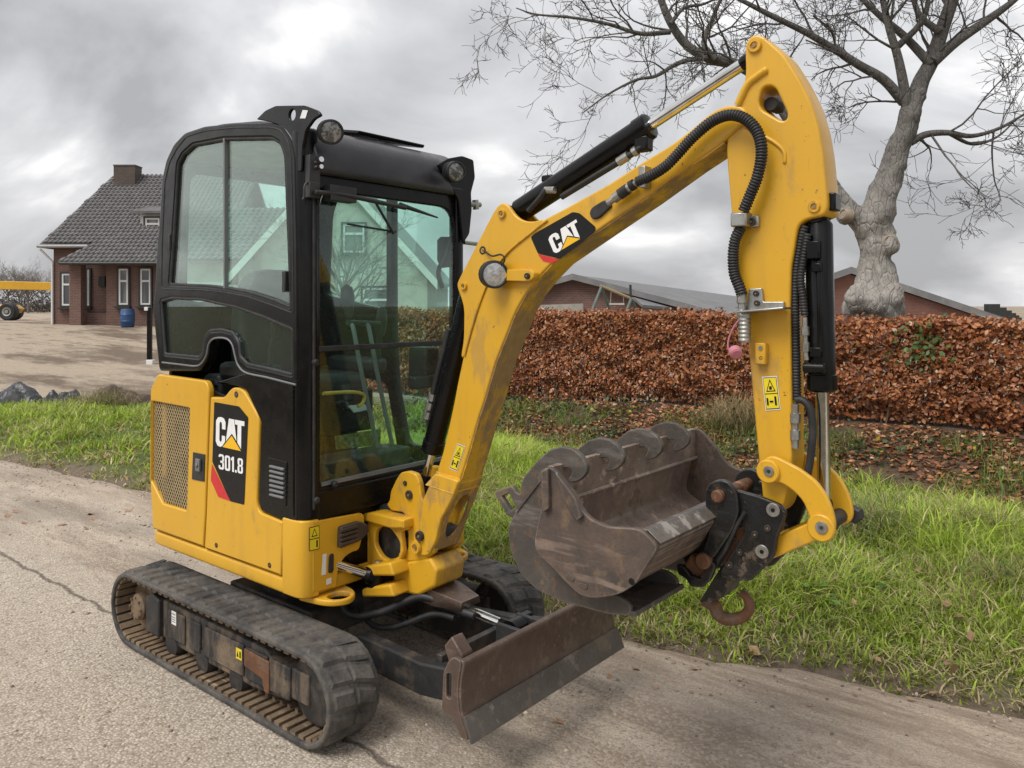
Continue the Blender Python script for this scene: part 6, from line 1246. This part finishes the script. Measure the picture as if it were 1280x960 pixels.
# rear wall with window
rw = [[(-.425, 1.22), (.43, 1.22), (.43, 2.33), (-.425, 2.33)], fillet([(-.35, 1.62), (.35, 1.62), (.33, 2.25), (-.33, 2.25)], .06)]
rwo = plate('rear_wall', rw, -.655, -.62, M['black'], cab, .006, 'YZ')
plate('rear_window', fillet([(-.355, 1.615), (.355, 1.615), (.335, 2.255), (-.335, 2.255)], .06), -.640, -.636, M['glass'], rwo, .0003, 'YZ', 0)
# roof: crowned shell whose front rolls down into a visor
RF = [(-.60, 2.30), (-.585, 2.36), (-.50, 2.405), (-.20, 2.415), (.10, 2.385), (.30, 2.345), (.40, 2.318), (.465, 2.275), (.50, 2.21), (.508, 2.145), (.50, 2.118), (.478, 2.118), (.468, 2.17), (.43, 2.23), (.33, 2.275), (-.2, 2.32), (-.55, 2.30)]
roof = plate('roof', fillet(RF, .04, 4), -.425, .425, M['skyblack'], cab, .014, res=3)
mb = MB(); mb.prism([(.10, -.10, 2.392), (.36, -.10, 2.345), (.37, -.10, 2.36), (.11, -.10, 2.408)], (0, .40, 0)); mb.build('roof_hatch', M['black'], roof, bev=.006)
# windscreen and its frame
wf = [fillet([(-.40, .80), (.40, .80), (.40, 2.14), (-.40, 2.14)], .03), fillet([(-.385, .88), (.385, .88), (.385, 2.06), (-.385, 2.06)], [.02, .08, .10, .06], 6)]
wfr = plate('windscreen_frame', wf, .452, .476, M['black'], cab, .006, 'YZ')
plate('front_lower_panel', fillet([(-.405, .752), (.405, .752), (.405, .862), (-.405, .862)], .006), .45, .484, M['black'], cab, .006, 'YZ')
ws = plate('windscreen', fillet([(-.39, .87), (.39, .87), (.39, 2.07), (-.39, 2.07)], [.02, .08, .10, .06], 6), .466, .470, M['glass'], cab, .0003, 'YZ', 0)
mb = MB(); a, b = U(402, 428, X=.472), U(560, 435, X=.472); zb = (a.z+b.z)/2; mb.bar((.472, -.395, zb), (.472, .40, zb), .016, .022); mb.build('screen_joint', M['rubber'], ws, bev=.003)
mb = MB(); mb.bar((.470, -.38, .888), (.470, .38, .888), .012, .016); mb.build('screen_sill', M['greytrim'], ws)
for p in ((393, 453), (417, 605), (394, 625)):
    mb = MB(); mb.lathe(U(*p, X=.484), (1, 0, 0), [(.014, 0), (.014, .012), (.009, .018)], 14); mb.build('rubber_buffer', M['rubber'], cab)
# wiper, hinge hardware
mb = MB(); p = [U(394, 240, X=.53), U(430, 244, X=.54), U(470, 252, X=.545), U(507, 260, X=.54)]; mb.tube(cat(p, 6), .010, 8); mb.tube([U(500, 256, X=.53), U(547, 272, X=.50)], [.012, .004], 8); mb.box(U(425, 243, X=.52), (.05, .13, .06)); mb.tube([U(434, 280, X=.482), U(495, 290, X=.482)], .005, 6); mb.tube([U(470, 254, X=.53), U(492, 292, X=.49)], .006, 6)
mb.build('wiper', M['plastic'], cab, bev=.004)
mb = MB()
for y in (204, 210): mb.cyl(U(393, y, X=.50), U(404, y-3, X=.53), .010, n=10); mb.k = 0
mb.box(U(391, 212, X=.492), (.03, .05, .11)); mb.tube(cat([U(387, 226, X=.50), U(381, 232, X=.50), U(380, 246, X=.50), U(378, 250, X=.50)], 5), .005, 6); mb.box(U(391, 238, X=.50), (.03, .05, .06)); mb.build('hinge_hardware', M['plastic'], cab, bev=.004)
mb = MB(); mb.cyl(U(397, 201, X=.51), U(402, 199, X=.54), .011, n=10); mb.cyl(U(397, 209, X=.51), U(402, 208, X=.54), .009, n=10); mb.build('chrome_stud', M['chrome'], cab)
# lamp brackets and lamps
LB = [(324, 150), (335, 139), (348, 133), (384, 132.5), (401, 139), (405, 145), (396, 150), (386, 164), (382, 185), (381, 215), (372, 215), (368, 185), (362, 168), (352, 157), (340, 153)]
lhole = circ(*[(U(369, 144.5, Y=-.455).x, U(369, 144.5, Y=-.455).z)][0], .022, 16)
lbk = plate('lamp_bracket', [fillet(XZ(LB, -.455), .012), lhole], -.470, -.456, M['black'], cab, .004)
decal('sticker', [(XZ([(375, 148), (382, 148), (385, 138), (378.5, 137.5)], -.471), 'whitelabel')], -.471, lbk)
LB2 = [(546, 206), (560, 198), (577, 195), (591, 200), (593, 222), (588, 241), (589, 262), (586, 292), (578, 305), (572, 250), (560, 228)]
plate('lamp_bracket', fillet(YZ(LB2, .50), .012), .492, .506, M['black'], cab, .004, 'YZ')
lx = Vector((.86, -.42, -.20)).normalized()
l1 = U(413, 165, X=.555); worklamp('work_lamp', l1, lx, .047, cab, 'lens2'); l2 = U(568, 215, X=.57); worklamp('work_lamp', l2, Vector((.95, -.25, -.12)).normalized(), .047, cab, 'lens2')
mb = MB(); mb.cyl(U(582, 255, X=.46), U(600, 256, X=.46), .013, n=10); mb.cyl(U(594, 250, X=.46), U(595, 262, X=.46), .016, n=8); mb.cyl(U(580, 303, X=.46), U(596, 305, X=.46), .010, n=10); mb.lathe(U(580, 282, X=.484), (1, 0, 0), [(.014, 0), (.010, .014)], 12); mb.build('hinge_bolt', M['steel'], cab)
# interior mirror-like visor on the far side
mb = MB(); mb.prism([U(*p, X=.40) for p in ((546, 300), (550, 296), (562, 296), (562, 334), (550, 335), (546, 325))], (.012, 0, 0)); mb.tube(cat([U(563, 298, X=.42), U(556, 320, X=.42), U(548, 340, X=.42), U(553, 360, X=.42)], 5), .012, 8); mb.build('grab_handle', M['plastic'], cab, bev=.004)
# cab interior
plate('floor_mat', fillet([(-.60, -.42), (.43, -.42), (.43, .42), (-.60, .42)], .02), .80, .83, M['rubber'], cab, .004, 'XY')
def rbox(mb, c, d, rot=None): return mb.box(c, d, rot)
seat = MB(); rt = Matrix.Rotation(R(-10), 3, 'Y')
seat.box((-.20, .0, 1.22), (.46, .46, .11)); so_ = seat.build('seat', M['plastic'], cab, bev=.04); 
for m in so_.modifiers: m.segments = 4
back = fillet([(-.22, 1.24), (.22, 1.24), (.225, 1.60), (.15, 1.78), (-.15, 1.78), (-.225, 1.60)], .09, 6)
bo = plate('backrest', back, -.46, -.34, M['plastic'], so_, .03, 'YZ', 3)
mb = MB(); mb.box((-.16, -.02, 1.0), (.34, .44, .34)); mb.build('seat_box', M['black'], cab, bev=.02)
for s in (-1, 1):
    mb = MB(); mb.box((-.14, .31*s, 1.30), (.36, .11, .08)); mb.box((-.36, .33*s, 1.08), (.14, .10, .40)); cs = mb.build('console', M['plastic'], cab, bev=.025)
    mb = MB(); mb.tube(cat([(.02, .31*s, 1.34), (.03, .31*s, 1.42), (.05, .30*s, 1.47)], 5), .014, 8); mb.lathe((.05, .30*s, 1.45), (.12, 0, 1), [(.02, 0), (.028, .03), (.03, .08), (.022, .13), (.008, .145)], 14); mb.build('joystick', M['plastic'], cs)
for dy in (-.06, .03):
    mb = MB(); mb.tube(cat([U(487, 570, X=.28)+Vector((0, dy, 0)), U(472, 500, X=.28)+Vector((0, dy, 0)), U(462, 450, X=.28)+Vector((0, dy, 0)), U(455, 412, X=.26)+Vector((0, dy, 0)), U(452, 405, X=.22)+Vector((0, dy, 0))], 5), .010, 8); mb.build('travel_lever', M['greytrim'], cab)
mb = MB(); mb.tube([U(434, 403, X=.22), U(475, 405, X=.22)], .013, 8); mb.lathe(U(437, 398, X=.22), (-.15, 0, 1), [(.012, 0), (.022, .03), (.032, .10), (.026, .14), (.006, .155)], 14); mb.build('joystick', M['plastic'], cab)
mb = MB(); mb.box((.30, -.05, .90), (.16, .50, .10)); mb.box((.34, .14, .88), (.10, .14, .04)); mb.build('pedal_box', M['plastic'], cab, bev=.012)
mb = MB(); mb.tube(cat([U(404, 492, X=.30), U(440, 490, X=.30), U(455, 494, X=.30), U(453, 504, X=.30), U(447, 508, X=.30)], 6), .008, 8); mb.build('safety_lever', M['yellow'], cab)
mb = MB(); mb.box(U(430, 515, X=.12), (.02, .34, .20)); mb.box(U(425, 505, X=.16), (.05, .06, .03)); mb.build('dash_panel', M['black'], cab, bev=.01)
mb = MB(); mb.prism([U(*p, X=.17) for p in ((418, 545), (476, 536), (475, 556), (420, 562))], (.002, 0, 0)); mb.build('instruction_label', simple('dulled_label', (.30, .27, .06), .5, c2=(.10, .095, .03), scale=60, lo=.45, hi=.55), cab)  # label yellow dimmed in its colour, as if dulled by the cab glass
mb = MB(); mb.prism([U(*p, X=.18) for p in ((435, 508), (455, 506), (462, 512), (442, 516))], (.004, 0, .004)); mb.build('paper_manual', M['whitelabel'], cab)
mb = MB(); mb.box((.30, .36, 1.32), (.12, .10, .16)); mb.box((.36, .30, 1.24), (.06, .16, .06)); mb.build('side_display', M['plastic'], cab, bev=.012)
